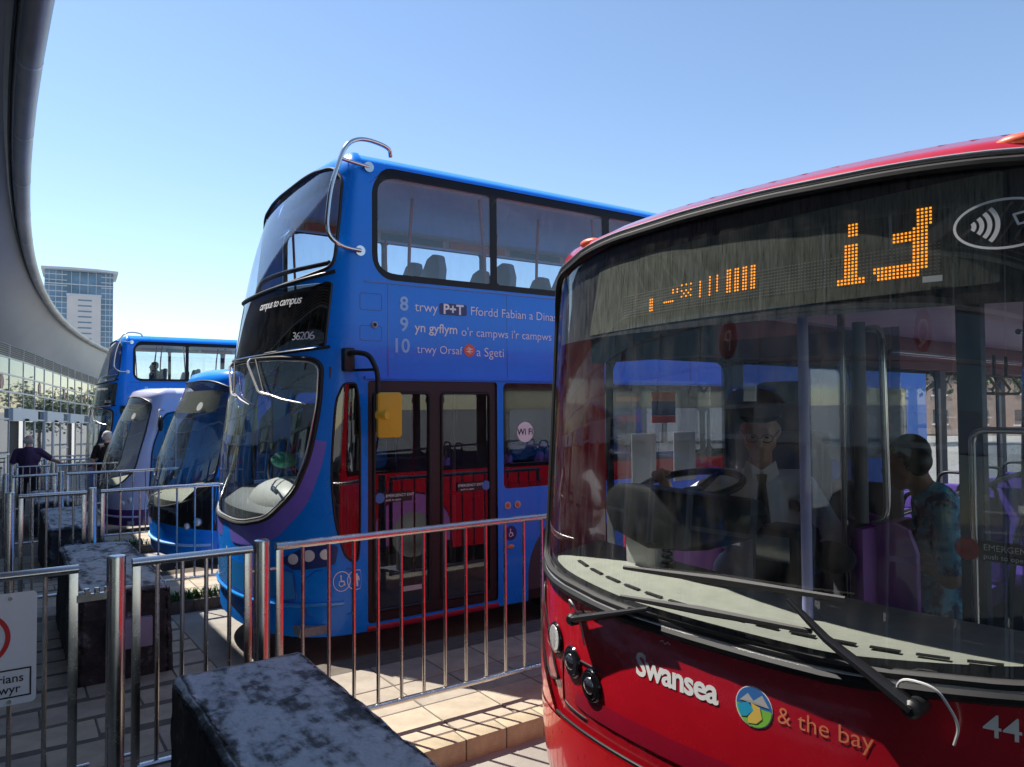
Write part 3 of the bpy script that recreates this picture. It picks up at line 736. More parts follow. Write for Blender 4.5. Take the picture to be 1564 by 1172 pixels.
# ------------------------------------------------------------------ red single-decker
def red_bus():
    root = empty('red_bus', (2.0, -2.6, -.13), math.radians(5), 'red single-deck bus with wide black framed windscreen and destination display', 'bus')
    sh = Shell(1.22, table([0, .28, .55, .95, 1.3, 2.7, 5], [.60, .54, .47, .44, .45, .55, .58]), table([0, 5], [.45, .45]), 2.15, 2.79, .16, .70, kf=.6)
    L = 9.6
    WSb = [(-.80, 1.50), (-.55, 1.425), (-.2, 1.372), (.2, 1.372), (.55, 1.40), (.81, 1.45)]
    ws = rpoly(WSb+[(.815, 2.30), (.80, 2.62), (.66, 2.775), (.35, 2.825), (0, 2.835), (-.35, 2.825), (-.68, 2.80), (-.80, 2.66), (-.815, 2.3)], .28)
    nd = rrect(.74, 1.92, .36, 2.52, .06); nstrip = rrect(2.05, 9.35, 1.32, 2.48, .12); ostrip = rrect(.78, 9.35, 1.30, 2.48, .12)
    fh = [ws]
    shell_body(root, sh, L, .26, RED, fh, [nd, nstrip, arch(2.55, .26, .56), arch(7.1, .26, .56)], [ostrip, arch(2.55, .26, .56), arch(7.1, .26, .56)], rrect(-.8, .8, 1.45, 2.4, .08))
    # windscreen, mask and seals
    wsg = patch('windscreen', sh.S, ws, [], .05, .12, WSR, root, -.004, -1)
    seal('windscreen_seal', sh.S, ws, .015, RUBBER, root, .004, -1)
    inner = [(a*1.022, 2.06+(b-2.06)*1.022) for a, b in ws]
    seal('windscreen_trim', sh.S, inner, .011, TRIM, root, .007, -1, .7)
    mask_in = rpoly([(-.765, 1.53), (-.5, 1.462), (-.2, 1.402), (.2, 1.402), (.5, 1.43), (.775, 1.485), (.775, 2.30), (.74, 2.46), (.3, 2.452), (-.3, 2.452), (-.775, 2.45)], .12)
    patch('windscreen_mask', sh.S, ws, [mask_in], .05, .1, DUSTY, root, -.022, -1)
    # destination display behind the glass
    disp = rpoly([(-.462, 2.495), (.405, 2.465), (.36, 2.752), (-.47, 2.805)], .02)
    dp = patch('destination_display', sh.S, disp, [], .03, .1, LEDP, root, -.020, -1)
    V = []; F = []; VO = []; FO = []
    lit = set()
    G1 = {}
    # partly scanned characters as the display shows them: column bars, then 13
    def dots(cols, rows):
        for c in cols:
            for r in rows: lit.add((c, r))
    dots((14, 15), range(1, 6))
    dots(range(21, 26), (3,)); dots((25, 27), (6, 7)); dots((29, 31, 33), (4, 6, 8)); dots((30, 32), (5,))
    dots((37,), range(3, 9)); dots((41,), range(3, 10)); dots((44,), range(4, 10))
    for c in (48, 51, 54, 57): dots((c, c+1), range(3, 11))
    dots(range(85, 93), range(0, 2)); dots(range(87, 91), range(2, 12)); dots(range(88, 91), range(14, 18))
    dots(range(96, 107), range(0, 2)); dots(range(98, 109), range(2, 4)); dots(range(105, 109), range(4, 14)); dots(range(100, 106), range(10, 13)); dots(range(95, 98), range(2, 4)); dots(range(106, 110), range(14, 19))
    for c in range(112):
        for r in range(22):
            on = (c, r) in lit
            if not on and r > 8: continue
            y = .50-c*1.20/112; z = 2.517+r*.0108+ (c/112)*.022
            a = sh.a_of(y, z); p = Vector(sh.S(a, z)); q = Vector(sh.S(a+.005, z)); n = Vector((-(q-p).y, (q-p).x, 0)).normalized()
            if n.x > 0: n = -n
            p = p-n*.0185; tt = Vector((-n.y, n.x, 0)); w = .0030 if on else .0030; zz = w if on else .0017
            VV, FF = (V, F) if on else (VO, FO); b = len(VV)
            VV += [p-tt*w-Vector((0, 0, zz)), p+tt*w-Vector((0, 0, zz)), p+tt*w+Vector((0, 0, zz)), p-tt*w+Vector((0, 0, zz))]; FF.append((b, b+1, b+2, b+3))
    tag(mk('lit_led_dots', V, F, LEDON, dp), None, kind='stuff'); tag(mk('unlit_led_dots', VO, FO, LEDOFF, dp), None, kind='stuff')
    flat('maker_label', [[(0, 0), (.05, 0), (.05, .018), (0, .018)]], sh.onf(-.645, 2.512, -.016), WHITE, dp)
    # contactless symbol
    f = sh.onf(-.845, 2.655, .004)
    ic = flat('contactless_symbol', ring2d(0, 0, .118, .072, .007, 40), f, WHITE, root)
    for i, r in enumerate((.022, .040, .058, .076)): flat('wave', ring2d(-.085, 0, r, r, .011, 10, -.72, .72), f, WHITE, ic)
    flat('card_and_hand', stroke2d([(.02, .022), (.075, .034), (.085, .006), (.03, -.006), (.02, .022)], .006)+stroke2d([(.045, .0), (.085, -.025), (.115, -.045)], .012)+stroke2d([(.055, -.02), (.10, -.055)], .01)+stroke2d([(.09, .02), (.125, -.02)], .008), f, WHITE, ic)
    # lower front: panel seams, headlight pods, bumper
    pod_pts = [(.49, .955), (.565, .93), (.80, 1.16), (.80, 1.30), (.745, 1.29)]
    for s in (1, -1):
        pp = ccw([(s*a, b) for a, b in rpoly(pod_pts, .16)])
        pod = patch('headlight_pod', sh.S, pp, [], .03, .06, RED_D, root, .008, -1); seal('pod_seam', sh.S, pp, .005, BLACK, pod, .008, -1)
        for (yy, zz, r, kd) in ((.915, 1.122, .056, 0), (.755, 1.068, .054, 1), (.61, 1.017, .054, 1)):
            y = s*yy; c = Vector((sh.fx(y, zz), y, zz)); e = .01
            n = Vector((-1, (sh.fx(y+e, zz)-sh.fx(y-e, zz))/(2*e), 0)).normalized()
            MB().tube([c+n*.004, c+n*.012, c+n*.013], [r*1.25, r*1.16, r*1.02], 26).build('lamp_bezel', BLACKG, pod, True)
            h = MB().tube([c+n*.0125, c+n*.0145], [r, r*.97], 26).build('headlamp', LAMP if kd == 0 else BLACKG, pod, True)
            if kd: MB().ell(c+n*.010, .016, r*.66, r*.66).build('lamp_lens', CHROME, h, True)
            else: MB().ell(c+n*.010, .012, r*.95, r*.95).build('lamp_lens', LENS, h, True)
    bump = rpoly([(-.97, .30), (.97, .30), (.97, 1.02), (.55, .84), (-.55, .84), (-.97, 1.02)], 0)
    bl = rpoly([(-.99, .29), (.99, .29), (.99, .80), (-.99, .80)], 0)
    patch('bumper', sh.S, bl, [], .05, .08, RED_B, root, .028, -1)
    for s in (1, -1):
        pp = ccw([(s*a, b) for a, b in rpoly([(.50, .80), (.99, .80), (.99, 1.28), (.83, 1.24), (.60, .925)], [0, 0, .1, .2, .2])])
        patch('bumper_corner', sh.S, pp, [], .04, .06, RED_B, root, .022, -1)
    seal('bumper_seam', sh.S, [(a, .815) for a in np.linspace(-.5, .5, 24)]+[(a, .81) for a in np.linspace(.5, -.5, 24)], .006, BLACK, root, .02, -1)
    fp = rpoly([(-.50, .86), (.47, .86), (.47, 1.06), (.38, 1.09), (-.38, 1.09), (-.50, 1.06)], .12); seal('front_panel_seam', sh.S, fp, .005, BLACK, root, .0, -1)
    grl = rpoly([(-.40, .885), (.40, .885), (.385, .965), (-.385, .965)], .2); patch('grille_recess', sh.S, grl, [], .05, .05, RED_D, root, .003, -1)
    # lip under the windscreen that throws the shadow band
    P0 = [(a, b-.022) for a, b in WSb]; P1 = []
    A = np.linspace(-.83, .83, 40); lipz = lambda a: float(np.interp(a, [p[0] for p in WSb], [p[1] for p in WSb]))-.034
    lp = MB(); lp.tube([Vector(sh.S(a, lipz(a)))+Vector((-.006, 0, 0)) for a in A], .020, 8, flat=1.0); lp.build('scuttle_lip', BLACK, root, True)
    scut = rpoly([(-.80, 1.30), (.80, 1.30), (.80, 1.43), (.4, 1.37), (.0, 1.36), (-.4, 1.37), (-.80, 1.46)], 0)
    # lettering and emblem
    t = text('swansea_lettering', 'Swansea', .118, sh.onf(.345, 1.145), WHITE, root, bold=.028, space=.93)
    c = (-.165, 1.178); f = sh.onf(*c, .001); r = .066
    em = flat('emblem', [disc2d(0, 0, r)], f, WHITE, root); f = sh.onf(*c, .0018); r *= .95
    def seg(y0, y1): 
        P = []
        for i in range(13):
            yy = y0+(y1-y0)*i/12; P.append((-math.sqrt(max(0, r*r-yy*yy)), yy))
        for i in range(13):
            yy = y1+(y0-y1)*i/12; P.append((math.sqrt(max(0, r*r-yy*yy)), yy))
        return P
    flat('emblem_sky', [seg(.0, r*.99)], f, SKYV, em); flat('emblem_land', [seg(-r*.99, 0)], f, GREENV, em)
    f = sh.onf(*c, .0026)
    flat('emblem_bay', [[(-r*.95, -.005), (-.02, .012), (.0, -.01), (-.025, -.035), (-r*.72, -.04)]], f, CYANV, em)
    flat('emblem_beach', [[(-.02, -.035), (.0, -.01), (-.01, .012), (.022, .005), (.03, -.03), (.01, -.05), (-.02, -.055)]], f, SANDV, em)
    flat('emblem_hills', [[(-.05, .012), (-.02, .04), (.0, .02), (.03, .045), (.055, .01)]], f, LGREY, em)
    text('bay_lettering', '& the bay', .075, sh.onf(-.245, 1.155), ORTXT, root, bold=-.004)
    flat('gull', stroke2d([(-.022, .006), (-.01, .011), (0, 0), (.012, .010), (.024, .004)], .003), sh.onf(.20, 1.29), WHITE, t)
    text('fleet_number', '44593', .085, sh.onf(-.795, 1.272), WHITE, root, bold=.004)
    text('side_lettering', 'Mount Pleasant', .17, sh.ono(4.2, 2.56), WHITE, root)
    # roof marker lamp
    for y in (.80, -.86): MB().ell((sh.fx(y, 2.86)+.02, y, 2.895), .03, .06, .022).build('marker_lamp', ORV, root, True)
    # wipers
    def wiper(piv, elbow, b0, b1, kink=None):
        arm = [piv, elbow] if not kink else [piv, kink, elbow]
        w = MB().tube([Vector(p) for p in arm], [.034, .020, .013] if len(arm) == 3 else [.030, .014], 8, flat=.6).build('wiper_arm', BLACK, root, True)
        MB().tube([Vector(b0), Vector(b0).lerp(Vector(b1), .5)+Vector((-.008, 0, .004)), Vector(b1)], [.008, .016, .008], 6).build('wiper_blade', RUBBER, w, True)
        p = Vector(piv); MB().tube([p+Vector((.05, 0, 0)), p+Vector((-.018, 0, 0)), p+Vector((-.028, 0, 0))], [.026, .026, .016], 14).build('wiper_spindle', BLACK, w, True)
    wiper((.010, -.654, 1.322), (-.012, -.300, 1.552), (.005, .395, 1.535), (.010, -.470, 1.583), (-.012, -.42, 1.46))
    wiper((.018, .690, 1.272), (-.028, .245, 1.415), (-.004, .405, 1.424), (-.008, -.372, 1.470))
    pipe('washer_hose', [(.03, -.60, 1.32), (0, -.62, 1.40), (.0, -.72, 1.40), (.04, -.76, 1.30), (.05, -.74, 1.24)], .004, LGREY, root, .04, 6)
    pipe('washer_hose', [(.04, .73, 1.30), (.0, .70, 1.36), (-.01, .66, 1.34), (.03, .66, 1.26), (.04, .65, 1.17)], .004, LGREY, root, .04, 6)
    # side glazing
    side_glazing(root, sh, -1, nstrip, [(2.12, 3.55), (3.65, 5.1), (5.2, 6.65), (6.75, 8.2), (8.3, 9.28)], 1.38, 2.42, SIDEG)
    side_glazing(root, sh, 1, ostrip, [(.84, 1.86), (2.02, 3.50), (3.64, 5.1), (5.24, 6.65), (6.79, 8.2), (8.32, 9.28)], 1.36, 2.42, glass('clear_side_glass', (.90, .92, .94), .07, dirt=.03))
    # folding door on the nearside
    patch('door_surround', sh.near, nd, [rrect(.79, 1.31, .42, 2.46, .05), rrect(1.35, 1.87, .42, 2.46, .05)], .3, .3, BLACK, root, -.006, 1)
    for a, b in ((.79, 1.31), (1.35, 1.87)):
        d = patch('door_leaf', sh.near, rrect(a, b, .42, 2.46, .05), [], .3, .5, SIDEG, root, -.012, 1)
        MB().cyl(((a+b)/2+.2, -1.15, .9), ((a+b)/2+.2, -1.15, 1.9), .016).build('door_handrail', YELLOW, d, True)
    dsn = bx('draught_screen', SIDEG, root, (1.166, 1.174, -1.10, -.42, .80, 2.0)); pipe('screen_rail', [(1.17, -.42, .36), (1.17, -.42, 2.05), (1.17, -1.12, 2.05)], .014, CHROME, dsn)
    lab = bx('emergency_label', BLACK, root, (1.160, 1.1655, -.78, -.44, 1.535, 1.615))
    text('lettering', 'EMERGENCY EXIT', .034, lambda u, v: (1.157, -.455-u, 1.578+v), WHITE, lab); text('lettering', 'push to open', .028, lambda u, v: (1.157, -.455-u, 1.546+v), WHITE, lab)
    flat('red_button_disc', [disc2d(0, 0, .045)], lambda u, v: (1.155, -.40-u, 1.575+v), REDSIGN, lab)
    for s in (-1, 1):
        for x in (2.55, 7.1): wheel(root, x, s*1.20)
    wheel_box(root, 2.55, 1.2); wheel_box(root, 7.1, 1.2)
    # interior: floor, lining, ceiling, dashboard
    bx('floor', FLOORM, root, (.35, 9.5, -1.17, 1.17, .30, .36)); bx('cab_floor', FLOORM, root, (.55, 1.9, .12, 1.15, .36, .72))
    bx('ceiling', mat('red_bus_ceiling', (.62, .50, .50), .5, var=.1), root, (.62, 9.5, -1.08, 1.08, 2.70, 2.74))
    for s in (-1, 1):
        bx('cove_panel', mat('cove_panel_red', (.26, .03, .045), .45) if 'cove_panel_red' not in MT else MT['cove_panel_red'], root, (1.95 if s < 0 else .9, 9.5, s*1.17-.03, s*1.17+.03, 2.45, 2.73))
        bx('side_lining', PPANEL, root, (2.0 if s < 0 else .8, 9.5, s*1.185-.02, s*1.185+.02, .36, 1.33))
        for x in (1.94, 3.57, 5.17, 6.72, 8.25): bx('window_pillar', GREYP, root, (x-.06, x+.06, s*1.185-.02, s*1.185+.02, 1.33, 2.46))
    V = []; F = []; n = 30        # dashboard top following the glass
    for i in range(n+1):
        y = 1.12-2.24*i/n
        xf = sh.fx(y, 1.42)+.035; zl = 1.385+.05*(abs(y)/1.1)**2
        V += [(xf, y, zl-.12), (xf, y, zl-.015), (xf+.03, y, zl), (.62 if y > -.1 else .66, y, zl+.035-.03*max(0, -y)), (.68 if y > -.1 else .72, y, zl-.03), (.68 if y > -.1 else .72, y, .75)]
    for i in range(n):
        for k in range(5): F.append((i*6+k, i*6+k+1, (i+1)*6+k+1, (i+1)*6+k))
    db = mk('dashboard', V, F, DASH, root, True)
    for i in range(16):
        y = .95-i*.128; x = sh.fx(y, 1.42)+.15; zl = 1.385+.05*(abs(y)/1.1)**2+.011; y1 = y-.085; x1 = sh.fx(y1, 1.42)+.15; z1 = 1.385+.05*(abs(y1)/1.1)**2+.011
        MB().tube([(x, y, zl), (x1, y1, z1)], .011, 6, flat=.35).build('demister_vent', BLACK, db)
    # binnacle, steering wheel, ticket machine
    mb = MB(); mb.prism([(-.36, -.02), (-.30, -.11), (-.1, -.165), (.1, -.15), (.30, -.08), (.38, .03), (.34, .09), (-.30, .11), (-.37, .06)], 0, .22, lambda u, v, h: (.42+h+.15*v, .53-u, 1.69+v-.10*h))
    bn = mb.build('instrument_binnacle', BLACK, root, bevel=.03)
    bx('column_shroud', LGREY, root, (.46, .60, .62, .80, 1.40, 1.56), .02)
    c = Vector((.71, .61, 1.785)); nrm = Vector((-.20, .05, .98)).normalized(); ax = Vector((0, 1, 0)); ay = nrm.cross(ax)
    st = MB().tube([c+ax*.235*math.cos(t)+ay*.235*math.sin(t) for t in np.linspace(0, 2*PI, 33)[:-1]], .017, 8, True).build('steering_wheel', BLACK, root, True)
    for t in (.4, 2.7, 4.7): MB().tube([c-nrm*.05, c+ax*.23*math.cos(t)+ay*.23*math.sin(t)], [.022, .013], 6).build('wheel_spoke', BLACK, st, True)
    MB().tube([c-nrm*.02, c-nrm*.3], [.05, .06], 10).build('steering_column', BLACK, st, True)
    hx = [Vector((.52+.02*math.cos(t), .60+.02*math.sin(t), 1.38+.0045*t)) for t in np.linspace(0, 40, 120)]
    MB().tube(hx, .005, 5).build('coiled_cable', BLACK, root, True)
    tm = bx('ticket_machine', BLACK, root, (.78, .98, .12, .34, 1.28, 1.62), .02); bx('ticket_screen', mat('dim_screen', (.05, .10, .16), .1, spec=1), tm, (.772, .778, .15, .31, 1.48, 1.59))
    bx('cash_tray', DARKIN, root, (.70, 1.10, .02, .42, 1.08, 1.28), .015)
    bx('paper_notice', WHITE, root, (.60, .605, .28, .40, 1.56, 1.60), 0, Matrix.Translation((0, 0, 0)))
    # driver seat and cab partition
    bx('driver_seat_back', GREYP, root, (1.42, 1.54, .34, .86, 1.10, 2.02), .05); bx('driver_seat_cushion', DARKIN, root, (1.0, 1.45, .34, .86, 1.02, 1.14), .04); bx('driver_headrest', DARKIN, root, (1.45, 1.55, .46, .74, 2.0, 2.28), .04)
    bx('driver_seat_base', DARKIN, root, (1.1, 1.4, .45, .75, .72, 1.02))
    bx('cab_bulkhead', GREYP, root, (1.74, 1.78, .10, 1.16, .36, 1.75), .01); bx('cab_screen', glass('cab_screen_glass', (.55, .6, .66), .06), root, (1.755, 1.765, .10, 1.16, 1.75, 2.55))
    bx('cab_door', PPANEL, root, (1.16, 1.70, .02, .07, .40, 1.60), .02)
    mb = MB(); mb.prism([(-.13, .38), (.10, .38), (.13, .70), (.13, 1.50), (.09, 1.60), (-.03, 1.64), (-.13, 1.66)], 0, .04, lambda u, v, h: (1.28+h, -.04-u*.9, v)); mb.build('purple_partition', PPANEL, root, bevel=.012)
    bx('cab_assault_screen', glass('assault_screen_glass', (.78, .82, .85), .05, dirt=.05), root, (.72, 1.14, .045, .052, 1.45, 2.5))
    # poles and rails
    MB().tube([(.345, -.165, 1.40), (.345, -.165, 2.5)], .019, 12).build('windscreen_pole', POLEP, root, True)
    pipe('grab_rail', [(1.22, .05, 1.62), (1.22, .05, 2.53)], .028, GREYP, root)
    pipe('grab_rail', [(1.26, .03, 2.50), (1.26, -.035, 2.50), (1.26, -.045, 1.64), (1.26, .02, 1.62)], .016, CHROME, root, .08)
    pipe('grab_rail', [(1.2, .12, .5), (1.2, .12, 2.6)], .017, CHROME, root)
    pipe('grab_rail', [(1.98, -.40, 2.68), (1.98, -.38, 2.2), (2.0, -.36, 1.6), (2.0, -.36, .4)], .018, CHROME, root, .3)
    bx('door_pillar', mat('pillar_dark_blue', (.04, .06, .10), .5), root, (1.36, 1.42, -.40, -.30, .36, 2.68), .01)
    pipe('grab_rail', [(2.7, -.42, 2.68), (2.72, -.46, 2.1), (2.6, -.28, 1.75), (2.5, -.16, 1.45), (2.5, -.12, .9)], .018, CHROME, root, .25)
    pipe('grab_rail', [(2.05, .36, 1.50), (4.6, .38, 1.62)], .016, CHROME, root); pipe('grab_rail', [(1.82, .34, 1.42), (3.4, .34, 1.42)], .016, CHROME, root)
    pipe('grab_rail', [(2.0, .25, 2.44), (6, .25, 2.44)], .014, CHROME, root); pipe('grab_rail', [(2.0, -.35, 2.5), (6, -.35, 2.5)], .014, CHROME, root)
    for i, x in enumerate((3.0, 3.22, 3.44)):
        y = .14; z = 2.27
        sp = pipe('hand_strap', [(x, y, 2.46), (x, y, z+.06)], .010, BLACK, root)
        MB().tube([Vector((x+.0, y+a, z+b)) for a, b in ((-.07, -.055), (.07, -.055), (.085, -.03), (.03, .06), (-.03, .06), (-.085, -.03))], .009, 6, True).build('strap_handle', mat('strap_tan', (.36, .24, .09), .5) if 'strap_tan' not in MT else MT['strap_tan'], sp, True)
    # seats
    for x, y in ((2.55, .75), (3.5, .75), (4.3, .75), (5.1, .75), (5.9, .75), (3.5, -.75), (4.3, -.75), (5.1, -.75), (6.7, .75), (6.7, -.75)):
        for dy in (-.22, .22):
            mb = MB(); mb.prism([(-.2, 0), (.2, 0), (.21, .45), (.14, .60), (-.14, .60), (-.21, .45)], 0, .08, lambda u, v, h: (x+.42+h+v*.15, y+dy+u, .86+v)); sb = mb.build('seat_back', PSEAT, root, bevel=.03)
            pipe('seat_grab_handle', [(x+.52, y+dy-.14, 1.40), (x+.54, y+dy-.12, 1.56), (x+.54, y+dy+.12, 1.56), (x+.52, y+dy+.14, 1.40)], .014, BLACK, sb, .08)
            bx('seat_cushion', PSEAT, root, (x, x+.46, y+dy-.2, y+dy+.2, .74, .88), .03)
        bx('seat_pedestal', DARKIN, root, (x+.1, x+.4, y-.3, y+.3, .36, .74))
    # notices hanging by the cab window, interior mirror, sun blind
    for y, w in ((1.08, .10), (1.13, .04)):
        nt = bx('cab_notice', ORTXT, root, (1.0, 1.20, y-.002, y+.002, 2.18, 2.23)); bx('notice_band', NAVY, nt, (1.0, 1.20, y-.002, y+.002, 2.10, 2.179)); bx('notice_band', REDSIGN, nt, (1.0, 1.20, y-.002, y+.002, 2.06, 2.099))
        break
    for x in (.92, 1.28): bx('leaflet', mat('leaflet_paper', (.5, .52, .55), .5) if 'leaflet_paper' not in MT else MT['leaflet_paper'], root, (x, x+.2, 1.155, 1.16, 1.72, 2.0))
    mb = MB(); mb.ell((.95, .05, 1.50), .05, .10, .07); mb.build('ticket_reader', DARKIN, root, True)
    bx('sun_blind', DARKIN, root, (.40, .43, .25, .95, 2.36, 2.50), .01)
    return root
RB = red_bus()

# ------------------------------------------------------------------ blue double-deckers
def person_icon(h): return [disc2d(0, h*.40, h*.09)]+stroke2d([(0, h*.25), (0, -.02*h)], h*.22)+stroke2d([(-.05*h, 0), (-.06*h, -.48*h)], h*.09)+stroke2d([(.05*h, 0), (.06*h, -.48*h)], h*.09)+stroke2d([(-.13*h, .24*h), (-.17*h, -.05*h)], h*.06)+stroke2d([(.13*h, .24*h), (.17*h, -.05*h)], h*.06)
def chair_icon(h): return [disc2d(-.05*h, h*.40, h*.08)]+stroke2d([(-.05*h, h*.28), (-.03*h, 0), (.2*h, 0), (.28*h, -.3*h)], h*.10)+ring2d(-.02*h, -.16*h, .24*h, .24*h, .06*h, 18, 2.0, 6.0)
def double_decker(full=True, loc=(1.7, 2.87, -.13), label='', sh_out=[]):
    root = empty('double_decker_bus', loc, 0, label, 'bus', None)
    zz = [0, .3, 1.13, 1.73, 2.43, 3.13, 3.53, 3.78, 4.13, 4.43, 5]; bb = [.75, .78, .80, .79, .68, .56, .47, .40, .27, .12, .1]
    sh = Shell(1.25, table([0, 5], [.80, .80]), table(zz, bb, .25), 2.3, 4.16, .27, .84, kf=.1, kb=.9); L = 10.3; zb = .25
    up = rpoly([(-.772, 3.36), (-.45, 3.262), (-.15, 3.225), (.15, 3.225), (.45, 3.262), (.772, 3.36), (.775, 3.8), (.74, 4.12), (.60, 4.22), (.25, 4.27), (-.25, 4.27), (-.60, 4.22), (-.74, 4.12), (-.775, 3.8)], .25)
    dsp = rpoly([(-.752, 2.70), (-.3, 2.635), (.3, 2.635), (.752, 2.70), (.765, 3.285), (.4, 3.165), (0, 3.14), (-.4, 3.165), (-.765, 3.285)], .05)
    dsp = rpoly([(-.745, 2.69), (-.3, 2.635), (.3, 2.635), (.745, 2.69), (.765, 3.215), (-.765, 3.215)], .04)
    low = rpoly([(-.70, 1.75), (-.61, 1.45), (-.42, 1.21), (-.18, 1.13), (.18, 1.13), (.42, 1.21), (.61, 1.45), (.70, 1.75), (.742, 2.20), (.735, 2.565), (.3, 2.595), (-.3, 2.595), (-.735, 2.565), (-.742, 2.20)], .3)
    qn = rpoly([(-1.0, 2.36), (-.895, 2.36), (-.845, 2.20), (-.835, 1.55), (-.86, 1.20), (-.915, .92), (-.955, .86), (-1.0, .86)], .3)
    qo = [(-a, b) for a, b in qn]
    ustrip = rrect(.91, 10.05, 3.27, 4.235, .20, .22); door = rrect(.87, 2.20, .31, 2.385, .03)
    lstr = rrect(2.27, 9.7, 1.36, 2.38, .05); olow = rrect(1.0, 9.7, 1.36, 2.38, .1)
    ar = [arch(3.15, zb, .60), arch(7.9, zb, .60)]
    shell_body(root, sh, L, zb, BLUE, [up, dsp, low, qn, qo], [ustrip, door, lstr]+ar, [ustrip, olow]+ar, None)
    patch('upper_windscreen', sh.S, up, [], .06, .15, UPG, root, -.004, -1); seal('upper_windscreen_seal', sh.S, up, .016, BLACK, root, .0, -1)
    patch('destination_glass', sh.S, dsp, [], .06, .15, glass('destination_tinted_glass', (.10, .11, .12), .10, dirt=.05) if 'destination_tinted_glass' not in MT else MT['destination_tinted_glass'], root, -.004, -1)
    seal('destination_seal', sh.S, dsp, .014, BLACK, root, .0, -1)
    patch('destination_blind', sh.S, rpoly([(-.72, 2.70), (.72, 2.70), (.72, 3.18), (-.72, 3.18)], .05), [], .08, .2, BLACKG, root, -.06, -1)
    patch('windscreen', sh.S, low, [], .05, .12, WSG, root, -.004, -1); seal('windscreen_seal', sh.S, low, .020, RUBBER, root, .002, -1)
    seal('windscreen_trim', sh.S, [(a*.965, 1.95+(b-1.95)*.965) for a, b in low], .008, TRIM, root, .0, -1)
    for zc, r in ((2.615, .014), (3.222, .018)):
        MB().tube([Vector(sh.S(a, zc+(.05 if zc < 3 else .085)*(abs(a)/.76)**2))+Vector((-.004, 0, 0)) for a in np.linspace(-.79, .79, 40)], r, 8).build('front_rail', BLACK, root, True)
    for q, s in ((qn, 1), (qo, 1)):
        patch('quarter_glass', sh.S, q, [], .04, .15, DOORG, root, -.004, -1); seal('quarter_seal', sh.S, q, .010, BLACK, root, 0, -1)
    panes = [(.96, 2.13), (2.21, 3.56), (3.66, 5.05), (5.15, 6.55), (6.65, 8.05), (8.15, 9.0), (9.1, 9.98)]
    for s in (-1, 1):
        S = sh.near if s < 0 else sh.far; sg = 1 if s < 0 else -1
        P = [rpoly([(.965, 3.33), (2.13, 3.33), (2.13, 4.175), (.965, 4.175)], [.17, .03, .03, .17])]+[rrect(a, b, 3.33, 4.175, .03) for a, b in panes[1:]]
        patch('upper_window_surround', S, ustrip, P, .5, .3, SURR, root, -.004, sg)
        for p in P: patch('upper_window', S, p, [], .7, .4, UPG, root, -.010, sg)
    side_glazing(root, sh, -1, lstr, [(2.31, 3.55), (3.65, 5.05), (5.15, 6.55), (6.65, 8.05), (8.15, 9.62)], 1.41, 2.12, DOORG)
    side_glazing(root, sh, 1, olow, [(1.06, 2.2), (2.31, 3.55), (3.65, 5.05), (5.15, 6.55), (6.65, 8.05), (8.15, 9.62)], 1.41, 2.33, DOORG)
    # passenger door
    leaf = [(.935, 1.475), (1.60, 2.125)]
    patch('door_frame', sh.near, door, [rrect(a, b, .40, 2.28, .04) for a, b in leaf], .3, .3, mat('door_frame_brown_black', (.022, .014, .016), .4) if 'door_frame_brown_black' not in MT else MT['door_frame_brown_black'], root, -.02, 1)
    for i, (a, b) in enumerate(leaf):
        d = patch('door_leaf', sh.near, rrect(a, b, .40, 2.28, .04), [], .3, .5, DOORG, root, -.028, 1); seal('door_seal', sh.near, rrect(a, b, .40, 2.28, .04), .014, BLACK, d, -.016, 1)
        pipe('door_handrail', [(a+.08, -1.17, 1.35), (a+.10, -1.14, 1.36), (b-.10, -1.14, 1.30), (b-.08, -1.17, 1.30)], .014, REDPOLE, d)
        x = a+.03 if i == 0 else b-.36
        lb = flat('exit_label', [[(0, 0), (.33, 0), (.33, .085), (0, .085)]], sh.onn(x, 1.325+.04*i, -.014), BLACKTXT, d)
        flat('blue_disc', [disc2d(.02 if i == 0 else .31, .042, .045)], sh.onn(x, 1.325+.04*i, -.010), SKYV, lb)
        text('lettering', 'EMERGENCY EXIT', .034, sh.onn(x+(.075 if i == 0 else .0), 1.37+.04*i, -.008), WHITE, lb); text('lettering', 'push to open', .027, sh.onn(x+(.075 if i == 0 else .03), 1.337+.04*i, -.008), WHITE, lb)
    bx('door_sill', RED_D, root, (.86, 2.2, -1.262, -1.20, .245, .29), .006); flat('white_plate', [[(0, 0), (.20, 0), (.20, .045), (0, .045)]], sh.onn(1.2, .53, -.016), LGREY, root)
    for s in (-1, 1):
        for x in (3.15, 7.9): wheel(root, x, s*1.22, .49, .3)
    wheel_box(root, 3.15, 1.24, .64); wheel_box(root, 7.9, 1.24, .64)
    # decks and interior
    bx('lower_floor', FLOORM, root, (.30, 10.2, -1.2, 1.2, .28, .35)); bx('upper_floor', DARKIN, root, (.55, 10.2, -1.2, 1.2, 2.40, 2.50))
    bx('upper_ceiling', CREAM, root, (.85, 10.2, -1.05, 1.05, 4.28, 4.31))
    for s in (-1, 1):
        bx('upper_cove', CREAM, root, (.95, 10.2, s*1.12-.04, s*1.12+.04, 4.18, 4.30)); bx('upper_lining', GREYP, root, (.85, 10.2, s*1.21-.02, s*1.21+.02, 2.5, 3.29))
        bx('lower_lining', DARKIN, root, (.9 if s > 0 else 2.25, 10.2, s*1.21-.02, s*1.21+.02, .35, 1.37)); bx('lower_cove', DARKIN, root, (.9, 10.2, s*1.18-.04, s*1.18+.04, 2.39 if s < 0 else 2.36, 2.47))
        for i in range(9):
            x = 1.1+.95*i; bx('advert_panel', (ORTXT, mat('teal_card', (.05, .22, .22), .5) if 'teal_card' not in MT else MT['teal_card'])[i % 2], root, (x, x+.85, s*1.065-.004, s*1.065+.004, 4.19, 4.27))
